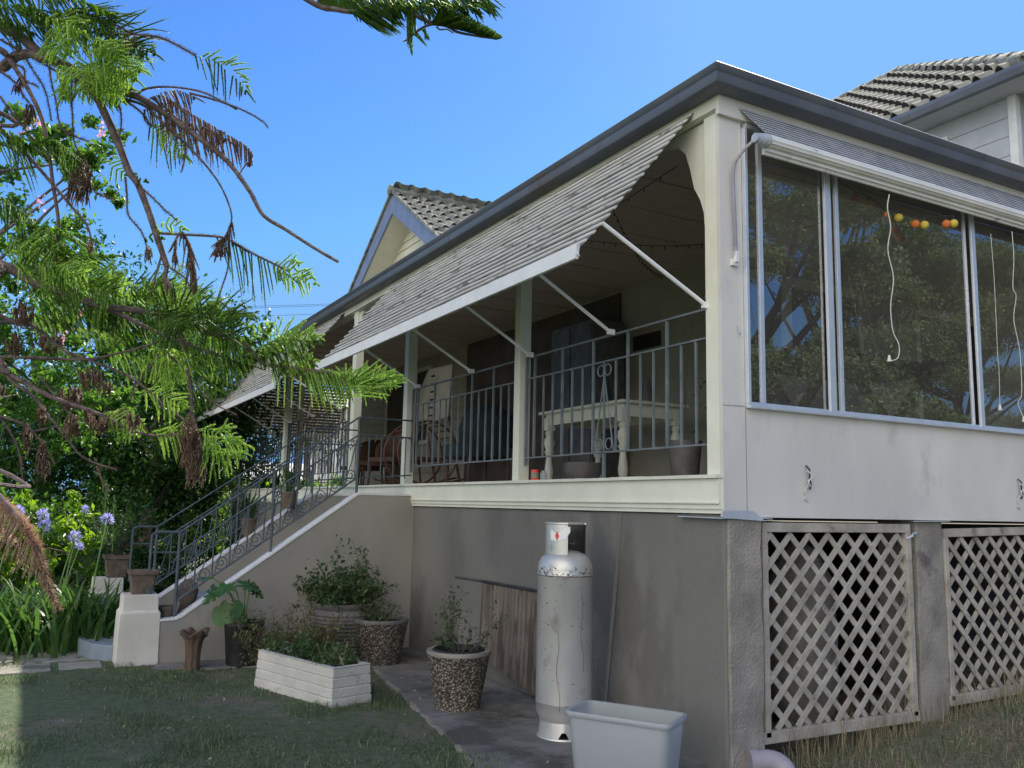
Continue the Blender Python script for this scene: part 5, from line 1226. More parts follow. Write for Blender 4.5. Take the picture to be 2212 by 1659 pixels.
# trees across the yard that the windows mirror: crowns of separate dense clumps with sky between them
def gum(name, lb, cat, base, h, spread, zlo, zhi, nb, seed, group=None, rb=(.7, 1.25)):
    rr = random.Random(seed); rg = np.random.default_rng(seed); t = thing(name, lb, cat, base, group); bx, by, bz = base; b = MB()
    b.tube(spline([(bx, by, bz - .1), (bx + .25, by, bz + h * .35), (bx - .1, by + .1, bz + h * .7)], 5), list(np.linspace(.30, .15, 11)), 10); L = []
    for i in range(nb):
        a = rr.uniform(0, 2 * PI); q = rr.uniform(.15, 1) ** .6; zc = rr.uniform(zlo, zhi); q *= 1 - .45 * max(0, (zc - zlo) / (zhi - zlo)) ** 2
        c = Vector((bx + spread * q * math.cos(a), by + spread * .7 * q * math.sin(a), bz + zc)); r_ = rr.uniform(*rb)
        st = Vector((bx, by, bz + min(h * .68, zc * rr.uniform(.45, .8)))); md = st.lerp(c, .55) + Vector((rr.uniform(-.3, .3), rr.uniform(-.3, .3), -.15))
        b.tube(spline([st, md, c], 4), list(np.linspace(.10, .025, 9)), 6)
        n = int(1500 * r_ * r_); u = nrm(rg.normal(size=(n, 3))); u[:, 2] = np.abs(u[:, 2]) * 1.0 - .25 * (rg.uniform(size=n) < .5); rad = rg.uniform(.62, 1.05, (n, 1)) * (1 + .2 * np.sin(u[:, :1] * 7 + i) * np.cos(u[:, 1:2] * 6))
        L.append(leaf_arrays(np.array(c) + u * rad * (r_, r_, r_ * .62), .13, rg, .5))
    b.build('trunk', M['trunkw'], t, smooth=True); V, F = joinVF(L); plantmesh('crown', V, F, 'leafG', t); return t
gum('gum_tree', 'large spreading gum tree across the yard, mirrored in the windows', 'tree', (10.5, -11.0, -1.73), 7.0, 5.2, 2.6, 8.8, 46, 81, 'gum trees across the yard')
gum('gum_tree', 'second taller gum tree behind the mirrored spreading one', 'tree', (18.5, -15.0, -1.73), 9.0, 5.0, 4.0, 12.4, 44, 82, 'gum trees across the yard', (.9, 1.5))
gum('gum_tree', 'bushy gum tree farthest right across the yard', 'tree', (27.5, -17.0, -1.73), 9.5, 6.5, 2.0, 12.0, 48, 83, 'gum trees across the yard', (1.0, 1.7))
gum('yard_hedge', 'low hedge of shrubs under the gum trees across the yard', 'hedge', (14.5, -9.5, -1.73), 2.0, 8.5, .5, 2.3, 44, 84, None, (.6, 1.0))

# ================================================================== OBJECTS IN THE YARD
# gas cylinder
gc = Vector((-.42, 1.02, -1.73)); r = .188
gas = thing('gas_cylinder', 'tall weathered white gas cylinder standing against the foundation wall', 'gas cylinder', tuple(gc))
k = MB(); k.lathe([(0.01, .09), (.10, .095), (.16, .12), (.182, .17), (r, .23), (r + .002, .232), (r + .002, .238), (r, .24), (r, 1.06), (r + .002, 1.063), (r + .002, 1.070), (r, 1.073), (r, 1.10), (.184, 1.135), (.165, 1.175), (.13, 1.205), (.08, 1.222), (.02, 1.226), (0, 1.226)], gc, 48); k.build('body', M['gas'], gas, smooth=True)
k = MB(); ring = []
for j in range(40):
    a = 2 * PI * j / 40; zc = .02 + (.045 if math.sin(a * 3 + 1.8) > .86 else 0)
    ring.append((a, zc))
vs = []; m_ = len(ring)
for rr_ in (.168, .160):
    for (a, zc), zt_ in [(x, 0) for x in ring]: vs.append(gc + Vector((rr_ * math.cos(a), rr_ * math.sin(a), zc)))
    for (a, zc) in ring: vs.append(gc + Vector(((rr_ - .01) * math.cos(a), (rr_ - .01) * math.sin(a), .135)))
f = [(j, (j + 1) % m_, m_ + (j + 1) % m_, m_ + j) for j in range(m_)] + [(2 * m_ + j, 2 * m_ + (j + 1) % m_, 3 * m_ + (j + 1) % m_, 3 * m_ + j) for j in range(m_)] + [(j, (j + 1) % m_, 2 * m_ + (j + 1) % m_, 2 * m_ + j) for j in range(m_)]
k.add(vs, f); k.tube([gc + Vector((.168 * math.cos(a), .168 * math.sin(a), .014)) for a in np.linspace(0, 2 * PI, 40)], .012, 6); k.build('foot_ring', M['gas'], gas, smooth=True)
k = MB()   # collar, open on the side facing right
ang = np.linspace(R(-25), R(262), 40) + R(-18); vs = []
for rr_ in (.138, .132):
    for a in ang: vs.append(gc + Vector((rr_ * math.cos(a), rr_ * math.sin(a), 1.20)))
    for a in ang: vs.append(gc + Vector((rr_ * math.cos(a), rr_ * math.sin(a), 1.405)))
n = len(ang); f = [(j, j + 1, n + j + 1, n + j) for j in range(n - 1)] + [(2 * n + j, 2 * n + j + 1, 3 * n + j + 1, 3 * n + j) for j in range(n - 1)] + [(n + j, n + j + 1, 3 * n + j + 1, 3 * n + j) for j in range(n - 1)]
k.add(vs, f); k.tube([gc + Vector((.137 * math.cos(a), .137 * math.sin(a), 1.407)) for a in ang], .007, 6); k.build('collar', M['gas'], gas)
k = MB(); n = len(ang); k.add([gc + Vector((.1305 * math.cos(a), .1305 * math.sin(a), z)) for z in (1.205, 1.40) for a in ang], [(j, j + 1, n + j + 1, n + j) for j in range(n - 1)]); k.build('collar_inner_face', M['dkmetal'], gas, fix=False)  # inside of the collar, coloured darker than the outside
k = MB(); k.tube([gc + Vector((0, 0, 1.22)), gc + Vector((0, 0, 1.29))], .022, 10); k.tube([gc + Vector((0, 0, 1.29)), gc + Vector((0, 0, 1.325))], [.03, .03], 10); k.tube([gc + Vector((0, 0, 1.265)), gc + Vector((.05, -.05, 1.265))], .014, 8); k.build('valve', M['dkmetal'], gas, smooth=True)
def onc(a, z, rr_=.1395): return gc + Vector((rr_ * math.cos(a), rr_ * math.sin(a), z))
aw_ = math.atan2(CP.y - gc.y, CP.x - gc.x)
k = MB(); n = 12; vs = []
for j in range(n + 1):
    a = aw_ - .80 + 1.02 * j / n; t = j / n; z0_ = 1.30 - .02 * math.sin(PI * t) + .028 * t; z1_ = 1.375 - .035 * math.sin(PI * min(1, t * 1.3)) + .012 * t
    if t > .8: z0_ += (t - .8) * .12
    vs += [onc(a, z0_, .1405), onc(a, z1_, .1405)]
k.add(vs, [(2 * j, 2 * j + 2, 2 * j + 3, 2 * j + 1) for j in range(n)]); st = k.build('warning_label', M['white'], gas, fix=False)
k = MB(); a0 = aw_ - .42; k.add([onc(a0 - .11, 1.325, .142), onc(a0, 1.292, .142), onc(a0 + .11, 1.325, .142), onc(a0, 1.358, .142)], [(0, 1, 2, 3)]); k.build('red_diamond', M['red'], st, fix=False)
k = MB()
for (a_, z0_, z1_) in ((aw_ - .25, .72, .20), (aw_ + .62, .95, .45)):
    pts = [gc + Vector(((r + .001) * math.cos(a_ + (.05 * math.sin(t * 9) + .08 * t)), (r + .001) * math.sin(a_ + .05 * math.sin(t * 9) + .08 * t), z0_ + (z1_ - z0_) * t)) for t in np.linspace(0, 1, 26)]
    k.tube(pts, .0014, 4)
for i in range(210):
    a_ = aw_ + random.uniform(-1.2, 1.2); z = random.choice([random.uniform(.2, 1.1), random.uniform(1.04, 1.12), random.uniform(1.06, 1.09)]); l = random.uniform(.002, .012)
    k.tube([gc + Vector(((r + .001) * math.cos(a_ - l * 3 * (i % 3)), (r + .001) * math.sin(a_ - l * 3 * (i % 3)), z)), gc + Vector(((r + .001) * math.cos(a_ + l * 3), (r + .001) * math.sin(a_ + l * 3), z + random.uniform(-.003, .006)))], random.uniform(.001, .0028), 5)
k.tube([gc + Vector(((r + .0015) * math.cos(a), (r + .0015) * math.sin(a), 1.060)) for a in np.linspace(0, 2 * PI, 50)], .0025, 4)
k.tube([gc + Vector(((r + .0015) * math.cos(a), (r + .0015) * math.sin(a), .236)) for a in np.linspace(0, 2 * PI, 50)], .0018, 4)
k.build('scratches', M['rust'], gas)

# plastic tub
L_, BL, BR, FR = [Vector((x, y, 0)) for x, y in ((-.93, .18), (-.66, .43), (-.29, -.04), (-.60, -.35))]
cen = (L_ + BL + BR + FR) / 4; ux = (FR - L_).normalized(); uy = (BL - L_).normalized(); uy = (uy - ux * uy.dot(ux)).normalized(); lx, ly = .318, .172
tub = thing('plastic_tub', 'open translucent plastic storage tub on the concrete by the corner', 'storage tub', (cen.x, cen.y, -1.715))
def rrect(hx_, hy_, rc, z, nn=5):
    o = []
    for (sx, sy, a0) in ((1, 1, 0), (-1, 1, PI / 2), (-1, -1, PI), (1, -1, 1.5 * PI)):
        for j in range(nn):
            a = a0 + PI / 2 * j / (nn - 1); o.append(cen + ux * (sx * (hx_ - rc) + rc * math.cos(a)) + uy * (sy * (hy_ - rc) + rc * math.sin(a)) + Vector((0, 0, z)))
    return o
k = MB(); z0_, z1_ = -1.715, -1.345; lv = [rrect(lx * .80, ly * .74, .05, z0_), rrect(lx * .84, ly * .78, .05, z0_ + .02), rrect(lx * .93, ly * .90, .05, z1_ - .03), rrect(lx * .935, ly * .905, .05, z1_ - .006), rrect(lx * .99, ly * .985, .055, z1_ - .004), rrect(lx, ly, .055, z1_ - .012), rrect(lx, ly, .055, z1_ - .034)]
n = len(lv[0]); vs = [v for l in lv for v in l]; k.add(vs, [tuple(range(n))] + [(i * n + j, i * n + (j + 1) % n, (i + 1) * n + (j + 1) % n, (i + 1) * n + j) for i in range(len(lv) - 1) for j in range(n)])
o = k.build('shell', M['tub'], tub, smooth=True); sm = o.modifiers.new('thick', 'SOLIDIFY'); sm.thickness = .004

# downpipe elbow at the corner
t = thing('pipe_elbow', 'grey plastic drain pipe elbow lying at the foot of the corner pier', 'pipe', (.25, -.2, -1.73))
k = MB(); pts = [(.14, YB - .05, -1.655), (.18, YB - .07, -1.655), (.24, YB - .09, -1.655), (.285, YB - .12, -1.67), (.31, YB - .15, -1.71), (.315, YB - .16, -1.80)]
k.tube(spline(pts, 5), .062, 18); k.build('elbow', M['pvc'], t, smooth=True); k = MB(); k.tube([(.12, YB - .045, -1.655), (.17, YB - .065, -1.655)], .068, 18); k.build('socket', M['pvc'], t, smooth=True)
# leaning timber batten
k = MB(); k.bar((.005, .95, -.24), (-.05, 1.10, -1.72), .018, .022); tag(k.build('timber_batten', M['render'], org=(-.1, 1.12, -1.73)), 'thin timber batten leaning on the wall behind the gas cylinder', 'batten')
# rusty corrugated sheet leaning against the wall
t = thing('corrugated_sheet', 'rusty corrugated metal sheet leaning on the wall behind the cylinder', 'metal sheet', (-.12, 2.4, -1.73))
k = MB(); n = 90; vs = []
for j in range(n + 1):
    y = 2.93 - 1.15 * j / n; o_ = .009 * math.sin(j * 2 * PI / 5)
    vs += [(-.10 + o_, y, -1.52 - .16 * j / n + .01 * math.sin(j * 3.3)), (-.07 + o_, y, -.885)]
k.add(vs, [(2 * j, 2 * j + 2, 2 * j + 3, 2 * j + 1) for j in range(n)]); k.build('sheet', M['rustsheet'], t, smooth=True, fix=False)
k = MB(); k.tube([(-.07, 2.96, -.88), (-.075, 1.78, -.875)], .013, 8); k.tube([(-.07, 2.95, -.88), (-.22, 3.18, -.86)], .011, 8); k.build('top_rod', M['dkmetal'], t)
def branchy(name, c, n, L, rg, m, leaf, nleaf, parent, stem='wood', up=.8, spread=.6, asp=.5, r0=.006):
    """thin forked stems with leaves along them"""
    k = MB(); pts = []
    for i in range(n):
        a = rg.uniform(0, 2 * PI); l = L * rg.uniform(.6, 1.1); d = Vector((math.cos(a) * spread, math.sin(a) * spread, up)).normalized(); p = Vector(c)
        q = [p]; 
        for s in range(4): d = (d + Vector(rg.normal(size=3)) * .22 + Vector((0, 0, .05))).normalized(); p = p + d * l / 4; q.append(p)
        k.tube(q, list(np.linspace(r0, r0 * .3, 5)), 5)
        for s in range(nleaf):
            t_ = rg.uniform(.3, 1.05); j = min(int(t_ * 4), 3); pts.append(q[j].lerp(q[j + 1], t_ * 4 - j) + Vector(rg.normal(size=3)) * leaf * .6)
        for b2 in range(2):
            j = rg.integers(1, 4); e = q[j] + Vector(rg.normal(size=3)) * l * .18 + Vector((0, 0, l * .15)); k.tube([q[j], e], [r0 * .5, r0 * .2], 4)
            for s in range(nleaf // 3): pts.append(q[j].lerp(e, rg.uniform(.3, 1.1)) + Vector(rg.normal(size=3)) * leaf * .5)
    k.build('stems', M[stem], parent)
    if pts: V, F = leaf_arrays(np.array([tuple(p) for p in pts]), leaf, rg, asp); plantmesh(name, V, F, m, parent)

# exposed aggregate pots
def aggpot(c, rt, rb, h, label, inner=False):
    t = thing('stone_planter', label, 'planter', c, 'round pebble-faced planters')
    k = MB(); k.lathe([(rb * .96, 0), (rb, .01), (rt, h - .035), (rt + .006, h - .03)], c, 44); k.build('pot', M['agg'], t, smooth=True)
    k = MB(); k.lathe([(rt + .002, h - .03), (rt + .008, h - .015), (rt + .004, h), (rt - .035, h), (rt - .045, h - .02), (rt - .06, h - .12)], c, 44); k.build('rim', M['conc'] if not inner else M['pier'], t, smooth=True)
    k = MB(); k.lathe([(0.0, h - .09), (rt - .05, h - .09)], c, 30); k.build('soil', M['soil'], t)
    if inner: k = MB(); k.lathe([(rt - .075, h - .09), (rt - .058, h + .004), (rt - .05, h + .012), (rt - .044, h + .006), (rt - .050, h - .03)], c, 40); k.build('inner_pot', M['black'], t, smooth=True)
    return t
cA = (-.72, 2.03, -1.725); t = aggpot(cA, .238, .165, .43, 'pebble-faced round planter left of the cylinder with a black inner pot', True)
pl = thing('scraggly_shrub', 'thin scraggly shrub growing in the nearer pebble planter', 'shrub', (cA[0], cA[1], cA[2] + .34)); branchy('foliage', (cA[0], cA[1], cA[2] + .34), 11, .50, np.random.default_rng(4), 'leafS', .035, 26, pl, up=1.0, spread=.55)
cB = (-.60, 4.00, -1.725); aggpot(cB, .255, .185, .42, 'pebble-faced round planter farther back beside the big dark pot')
pl = thing('small_plant', 'low sparse plant in the farther pebble planter', 'plant', (cB[0], cB[1], cB[2] + .34)); branchy('foliage', (cB[0], cB[1], cB[2] + .34), 14, .30, np.random.default_rng(5), 'leafS', .035, 18, pl)
# big dark pot with shrub
cU = (-.86, 4.36, -1.73); t = thing('dark_ribbed_pot', 'large dark ribbed pot against the stair wall', 'pot', cU)
k = MB(); prf = [(.20, 0), (.22, .02)]
for j in range(12): z = .05 + j * .035; rr_ = .24 + .07 * math.sin(min(1, z / .4) * PI / 2); prf += [(rr_, z), (rr_ + .008, z + .012), (rr_, z + .024)]
prf += [(.285, .49), (.30, .515), (.305, .54), (.285, .55), (.27, .53), (.26, .46), (0, .46)]; k.lathe(prf, cU, 40); k.build('pot', M['urn'], t, smooth=True)
pl = thing('dark_leafy_shrub', 'broad dark leafy shrub with one tall shoot in the ribbed pot', 'shrub', (cU[0], cU[1], cU[2] + .46)); rgs = np.random.default_rng(8)
branchy('foliage', (cU[0], cU[1], cU[2] + .46), 32, .56, rgs, 'leafS', .055, 48, pl, up=.62, spread=.95)
branchy('foliage', (cU[0] + .08, cU[1], cU[2] + .5), 3, .75, rgs, 'leafS', .06, 34, pl, up=1, spread=.12)
# olive shrub behind the trough
cS = (-1.50, 4.0, -1.73); pl = thing('olive_shrub', 'tangled olive shrub with star-shaped leaf tufts behind the white trough', 'shrub', cS); rgs = np.random.default_rng(9)
for o_ in ((0, 0, 0), (.2, -.05, .05), (-.2, .05, 0), (.32, -.1, 0)): branchy('foliage', (cS[0] + o_[0], cS[1] + o_[1], cS[2]), 13, .62, rgs, 'leafO', .042, 46, pl, up=.8, spread=.55, asp=.35)
# white trough planter
N_, Lf, Rg = Vector((-1.57, 2.41, 0)), Vector((-1.90, 3.49, 0)), Vector((-1.12, 2.93, 0))
ua = (Lf - N_); ub = (Rg - N_); ub = ub - ua.normalized() * ub.dot(ua.normalized()); ua_l, ub_l = 1.08, .34; ua = ua.normalized(); ub = ub.normalized(); cT = N_ + ua * ua_l / 2 + ub * ub_l / 2
tr = thing('trough_planter', 'low white brick-patterned rectangular trough planter on the grass edge', 'planter', (cT.x, cT.y, -1.73))
def trect(f_, z): return [cT + ua * (sx * (ua_l / 2 + f_)) + ub * (sy * (ub_l / 2 + f_)) + Vector((0, 0, z)) for sx, sy in ((1, 1), (-1, 1), (-1, -1), (1, -1))]
k = MB(); lv = []; z = -1.76
for j in range(4):
    zz = -1.735 + j * .073; lv += [trect(.012 - .004 * j, zz + .004), trect(.014 - .004 * j, zz + .008), trect(.012 - .004 * j, zz + .066), trect(.004 - .004 * j, zz + .0705)]
lv = [trect(.012, -1.78)] + lv; lv += [trect(.004, -1.443), trect(.004, -1.438), trect(-.038, -1.438), trect(-.044, -1.445), trect(-.05, -1.5)]
vs = [v for l in lv for v in l]; k.add(vs, [(i * 4 + j, i * 4 + (j + 1) % 4, (i + 1) * 4 + (j + 1) % 4, (i + 1) * 4 + j) for i in range(len(lv) - 1) for j in range(4)]); k.build('box', M['trough'], tr, bevel=.006)
k = MB(); q = trect(-.045, -1.485); k.quad(*q); k.build('soil', M['soil'], tr, fix=False)
pl = thing('weedy_plants', 'weedy seedlings and dry stalks growing in the white trough', 'plant', (cT.x, cT.y, -1.48)); rgs = np.random.default_rng(12)
for o_ in np.linspace(-.42, .42, 7): c = cT + ua * o_ + ub * random.uniform(-.1, .1); branchy('foliage', (c.x, c.y, -1.48), 5, .17, rgs, 'leafS', .05, 14, pl, r0=.003, stem='stemg', asp=.6)
k = MB()
for (o_, h_, lean) in ((-.12, .22, .05), (-.16, .17, -.06), (-.40, .20, .04), (-.44, .16, -.07), (-.36, .12, .02), (.2, .12, .02), (-.3, .2, .08)):
    c = cT + ua * o_; m1 = c + Vector((lean, 0, -1.48 + h_)); k.tube([c + Vector((0, 0, -1.48)), m1, m1 + Vector((lean * .8, .02, -h_ * .6))], .0018, 4)
k.build('dry_stalks', M['straw'], pl)
# monstera in black pot
cM = (-1.80, 4.42, -1.73); t = thing('black_pot', 'black plastic pot by the stair wall behind the split-leaf plant', 'pot', cM)
k = MB(); k.lathe([(.14, 0), (.175, .36), (.185, .37), (.185, .40), (.17, .40), (.165, .34), (0, .34)], cM, 30); k.build('pot', M['black'], t, smooth=True)
mon = thing('split_leaf_plant', 'split-leaf plant with broad notched leaves in the black pot', 'plant', (cM[0], cM[1], cM[2] + .34))
def monleaf(c, L, facing, droop, rg, notch=True):
    f_ = Vector(facing).normalized(); up_ = Vector((0, 0, 1)); s_ = f_.cross(up_).normalized(); dn = (f_ * math.cos(droop) - up_ * math.sin(droop)).normalized(); nn_ = s_.cross(dn)
    out = []; K = 44
    for j in range(K + 1):
        a = -PI + 2 * PI * j / K; rr_ = .5 * (1 - .35 * math.cos(a) ** 5 if False else 1)
        x = math.cos(a); y = math.sin(a); w_ = .46 * (1.05 - .25 * x); rad = 1.0
        if abs(a) > 2.75: rad = .62
        if notch and j % 4 in (1,) and .4 < abs(a) < 2.6: rad *= .42
        p = Vector(c) + dn * (L * (.42 + .52 * x * rad)) + s_ * (L * w_ * y * rad) + nn_ * (-.10 * L * (y * y)); out.append(p)
    cc = Vector(c) + dn * L * .42
    return [cc] + out, [(0, i, i + 1) for i in range(1, K + 1)]
cam_dir = Vector((CP.x - cM[0], CP.y - cM[1], 0)).normalized(); k = MB(); ks = MB()
for (x, y, L, fx, dr_, nt_) in ((495, 1258, .30, -.5, .5, 1), (470, 1262, .32, -1.2, .9, 1), (528, 1252, .30, .9, .5, 1), (545, 1262, .25, 1.3, .8, 1), (500, 1298, .30, -.1, 1.35, 0), (480, 1310, .27, -.4, 1.3, 0), (515, 1320, .24, .2, 1.4, 0), (455, 1245, .24, -1.5, .1, 1)):
    c = at(x, y, 8.05); side_ = Vector((cam_dir.y, -cam_dir.x, 0)); fac = cam_dir * 1.0 - side_ * fx
    V_, F_ = monleaf(c, L * .74, fac, dr_, rgs, bool(nt_)); k.add(V_, F_); ks.tube(spline([(cM[0], cM[1], cM[2] + .34), tuple(Vector((cM[0], cM[1], cM[2] + .55)).lerp(c, .5)), tuple(c)], 4), .006, 5)
k.build('leaves', M['leafM'], mon, fix=False); ks.build('stems', M['stemg'], mon, smooth=True)
# bark-like stump pot
cK = (-2.24, 4.40, -1.73); t = thing('rustic_stump', 'brown rustic stump with a flared ruffled top before the stair wall', 'stump', cK)
k = MB(); vs = []; n = 28; prf = [(.085, 0), (.078, .10), (.085, .22), (.10, .30), (.12, .35), (.15, .385), (.155, .41), (.12, .42), (.09, .40), (.07, .36)]
for (rr_, z) in prf:
    for j in range(n):
        a = 2 * PI * j / n; fl = .5 + .5 * math.sin(a * 4 + .6); amp = max(0, (z - .28) / .13)
        rq = rr_ * (1 + .16 * amp * (fl - .4) + .05 * math.sin(a * 9)); vs.append((cK[0] + .8 * rq * math.cos(a), cK[1] + .8 * rq * math.sin(a), cK[2] + .86 * z - .05 * amp * (1 - fl)))
k.add(vs, [(i * n + j, i * n + (j + 1) % n, (i + 1) * n + (j + 1) % n, (i + 1) * n + j) for i in range(len(prf) - 1) for j in range(n)] + [tuple((len(prf) - 1) * n + j for j in range(n))]); k.build('stump_body', M['bark'], t, smooth=True)
# pedestals with square pots
def pedestal(cx, cy, label):
    t = thing('pedestal', label, 'pedestal', (cx, cy, -1.73), 'pedestals at the foot of the stairs')
    def sq(h, z): return [(cx + sx * h, cy + sy * h, z) for sx, sy in ((-1, -1), (1, -1), (1, 1), (-1, 1))]
    k = MB(); lv = [sq(.185, -1.80), sq(.178, -1.4), sq(.175, -1.262), sq(.168, -1.252), sq(.156, -1.245), sq(.152, -1.10)]
    vs = [v for l in lv for v in l]; k.add(vs, [(i * 4 + j, i * 4 + (j + 1) % 4, (i + 1) * 4 + (j + 1) % 4, (i + 1) * 4 + j) for i in range(len(lv) - 1) for j in range(4)] + [(20, 21, 22, 23)]); k.build('block', M['pedestal'], t, bevel=.008)
    return t
pedestal(-2.67, 4.92, 'nearer cream pedestal at the foot of the stairs'); pedestal(-2.80, 6.85, 'farther cream pedestal half hidden beyond the nearer one')
def sqpot(cx, cy, z, s, label):
    t = thing('square_pot', label, 'pot', (cx, cy, z), 'square terracotta pots on the pedestals')
    def sq(h, zz): return [(cx + sx * h, cy + sy * h, z + zz) for sx, sy in ((-1, -1), (1, -1), (1, 1), (-1, 1))]
    k = MB(); lv = [sq(s * .72, 0), sq(s * .9, s * 1.5), sq(s * 1.02, s * 1.5), sq(s * 1.06, s * 1.85), sq(s * .94, s * 1.85), sq(s * .88, s * 1.6)]
    vs = [v for l in lv for v in l]; k.add(vs, [(3, 2, 1, 0)] + [(i * 4 + j, i * 4 + (j + 1) % 4, (i + 1) * 4 + (j + 1) % 4, (i + 1) * 4 + j) for i in range(len(lv) - 1) for j in range(4)] + [(20, 21, 22, 23)]); k.build('pot_body', M['terra'], t, bevel=.006)
sqpot(-2.66, 4.92, -1.10, .118, 'aged square terracotta pot on the nearer pedestal'); sqpot(-2.72, 6.85, -1.10, .135, 'aged square terracotta pot on the farther pedestal')
pl = thing('trailing_plant', 'wispy dark plant in the farther pedestal pot', 'plant', (-2.72, 6.85, -.88)); branchy('foliage', (-2.72, 6.85, -.88), 16, .62, np.random.default_rng(15), 'leafD', .05, 40, pl, up=.9, spread=.6, asp=.25)
# ornaments at the foot of the railing
cC = (-2.42, 4.90, -1.335)
t = thing('orange_terracotta_pot', 'small orange terracotta pot at the foot of the stair rail', 'pot', cC); k = MB(); k.lathe([(.05, 0), (.075, .09), (.085, .09), (.085, .115), (.07, .115), (.065, .09), (0, .085)], cC, 24); k.build('pot_body', M['terra'], t, smooth=True)
t = thing('cactus', 'small pale round cactus beside the stair rail post', 'cactus', (-2.52, 4.86, -1.335)); k = MB(); prf = [(.055 * math.sin(a), .055 - .055 * math.cos(a)) for a in np.linspace(.2, PI, 9)]; k.lathe([(r_, z) for r_, z in prf], (-2.52, 4.86, -1.34), 18, wob=.06); k.build('cactus_body', M['leafS'], t, smooth=True)
cO = (-2.22, 5.05, -1.56); t = thing('ornament_urn', 'tall rounded terracotta ornament on the lowest step behind the rail', 'ornament', cO); k = MB(); k.lathe([(.09, 0), (.11, .1), (.09, .25), (.065, .34), (.09, .40), (.10, .46), (.08, .53), (.03, .57), (0, .575)], cO, 26); k.build('urn_body', M['terra'], t, smooth=True)
cO = (-1.95, 5.95, -1.56); t = thing('stacked_basket', 'grey ribbed box planter on the lower steps', 'planter', cO); k = MB()
for j in range(5): k.box(cO[0] - .12, cO[0] + .12, cO[1] - .28, cO[1] + .28, cO[2] + j * .07, cO[2] + j * .07 + .062)
k.build('box_body', M['step'], t, bevel=.006)
# aloe-like plants on the steps
for i, (x, y, z, lb) in enumerate(((-.95, 6.3, -.30, 'spiky potted plant on the upper steps'), (-1.35, 6.55, -.62, 'spiky potted plant midway up the steps by the far rail'))):
    t = thing('spiky_pot_plant', lb, 'plant', (x, y, z), 'potted plants on the steps'); k = MB(); k.lathe([(.07, 0), (.1, .18), (.11, .18), (.11, .2), (0, .19)], (x, y, z), 20); k.build('pot', M['terra'], t, smooth=True)
    V, F = straps(40, (x, y, z + .18), .03, .45, .03, RNG); npmesh('leaves', V, F, M['leafS'], t, k=4)

# ================================================================== ON THE VERANDAH
def turned_leg(x, y, zt, k):
    prf = [(.045, 0), (.03, .03), (.028, .05), (.045, .09), (.048, .14), (.032, .26), (.028, .30), (.05, .34), (.035, .36), (.055, .42), (.05, .47), (.03, .50), (.048, .53), (.035, .55), (.03, .56)]
    k.lathe([(r_ * 1.0, z * (zt - .16) / .56) for r_, z in prf], (x, y, 0), 14); k.box(x - .045, x + .045, y - .045, y + .045, zt - .16, zt - .03)
tb = thing('white_table', 'long white table with turned legs behind the nearest railing', 'table', (1.4, 3.0, 0))
k = MB(); k.box(.98, 1.76, 2.28, 3.78, .745, .775); k.build('tabletop', M['cream'], tb, bevel=.008)
k = MB(); k.box(1.04, 1.70, 2.34, 2.36, .63, .745); k.box(1.04, 1.70, 3.70, 3.72, .63, .745); k.box(1.04, 1.06, 2.36, 3.70, .63, .745); k.box(1.68, 1.70, 2.36, 3.70, .63, .745); k.build('apron', M['cream'], tb)
for x, y in ((1.06, 2.38), (1.68, 2.38), (1.06, 3.68), (1.68, 3.68)): k = MB(); turned_leg(x, y, .74, k); k.build('leg', M['cream'], tb, smooth=True)
t = thing('red_tin', 'small red tin on the verandah edge beside the second post', 'tin', (.10, 2.33, 0)); k = MB(); k.lathe([(.033, 0), (.035, .004), (.035, .095), (.033, .10), (0, .10)], (.10, 2.33, 0), 20); k.build('can', M['red'], t, smooth=True); k = MB(); k.lathe([(.0355, .03), (.0355, .075)], (.10, 2.33, 0), 20); k.build('label_band', M['cloth'], t, smooth=True)
t = thing('glass_jar', 'small clear jar next to the red tin', 'jar', (.12, 2.22, 0)); k = MB(); k.lathe([(.03, 0), (.032, .06), (.02, .08), (.022, .09), (0, .09)], (.12, 2.22, 0), 16); k.build('jar_body', M['tub'], t, smooth=True)
t = thing('round_basket', 'dark round basket on the floor behind the second post', 'basket', (.5, 2.2, 0)); k = MB(); k.lathe([(.12, 0), (.17, .10), (.16, .17), (.14, .17), (.12, .05), (0, .05)], (.5, 2.2, 0), 22); k.build('basket_body', M['urn'], t, smooth=True)
# items on the table
t = thing('dark_vase', 'dark pointed ornament standing on the white table', 'ornament', (1.5, 2.6, .775)); k = MB(); k.lathe([(.06, 0), (.07, .08), (.05, .18), (.03, .26), (.0, .30)], (1.5, 2.6, .775), 18); k.build('vase_body', M['urn'], t, smooth=True)
t = thing('green_bottle', 'green bottle on the white table', 'bottle', (1.25, 2.9, .775)); k = MB(); k.lathe([(.035, 0), (.035, .16), (.014, .21), (.014, .27), (0, .27)], (1.25, 2.9, .775), 16); k.build('bottle_body', M['bluegreen'], t, smooth=True)
# tall dark cabinet, parasol-like shape
t = thing('dark_cabinet', 'tall dark cabinet against the shaded verandah wall', 'cabinet', (2.1, 4.5, 0)); k = MB(); k.box(1.85, 2.3, 4.05, 4.95, 0, 1.95); k.build('cabinet_body', M['urn'], t, bevel=.01)
k = MB(); k.box(1.835, 1.85, 4.07, 4.48, .1, 1.9); k.build('door', M['urn'], t, bevel=.005); k = MB(); k.box(1.835, 1.85, 4.52, 4.93, .1, 1.9); k.build('door', M['urn'], t, bevel=.005)
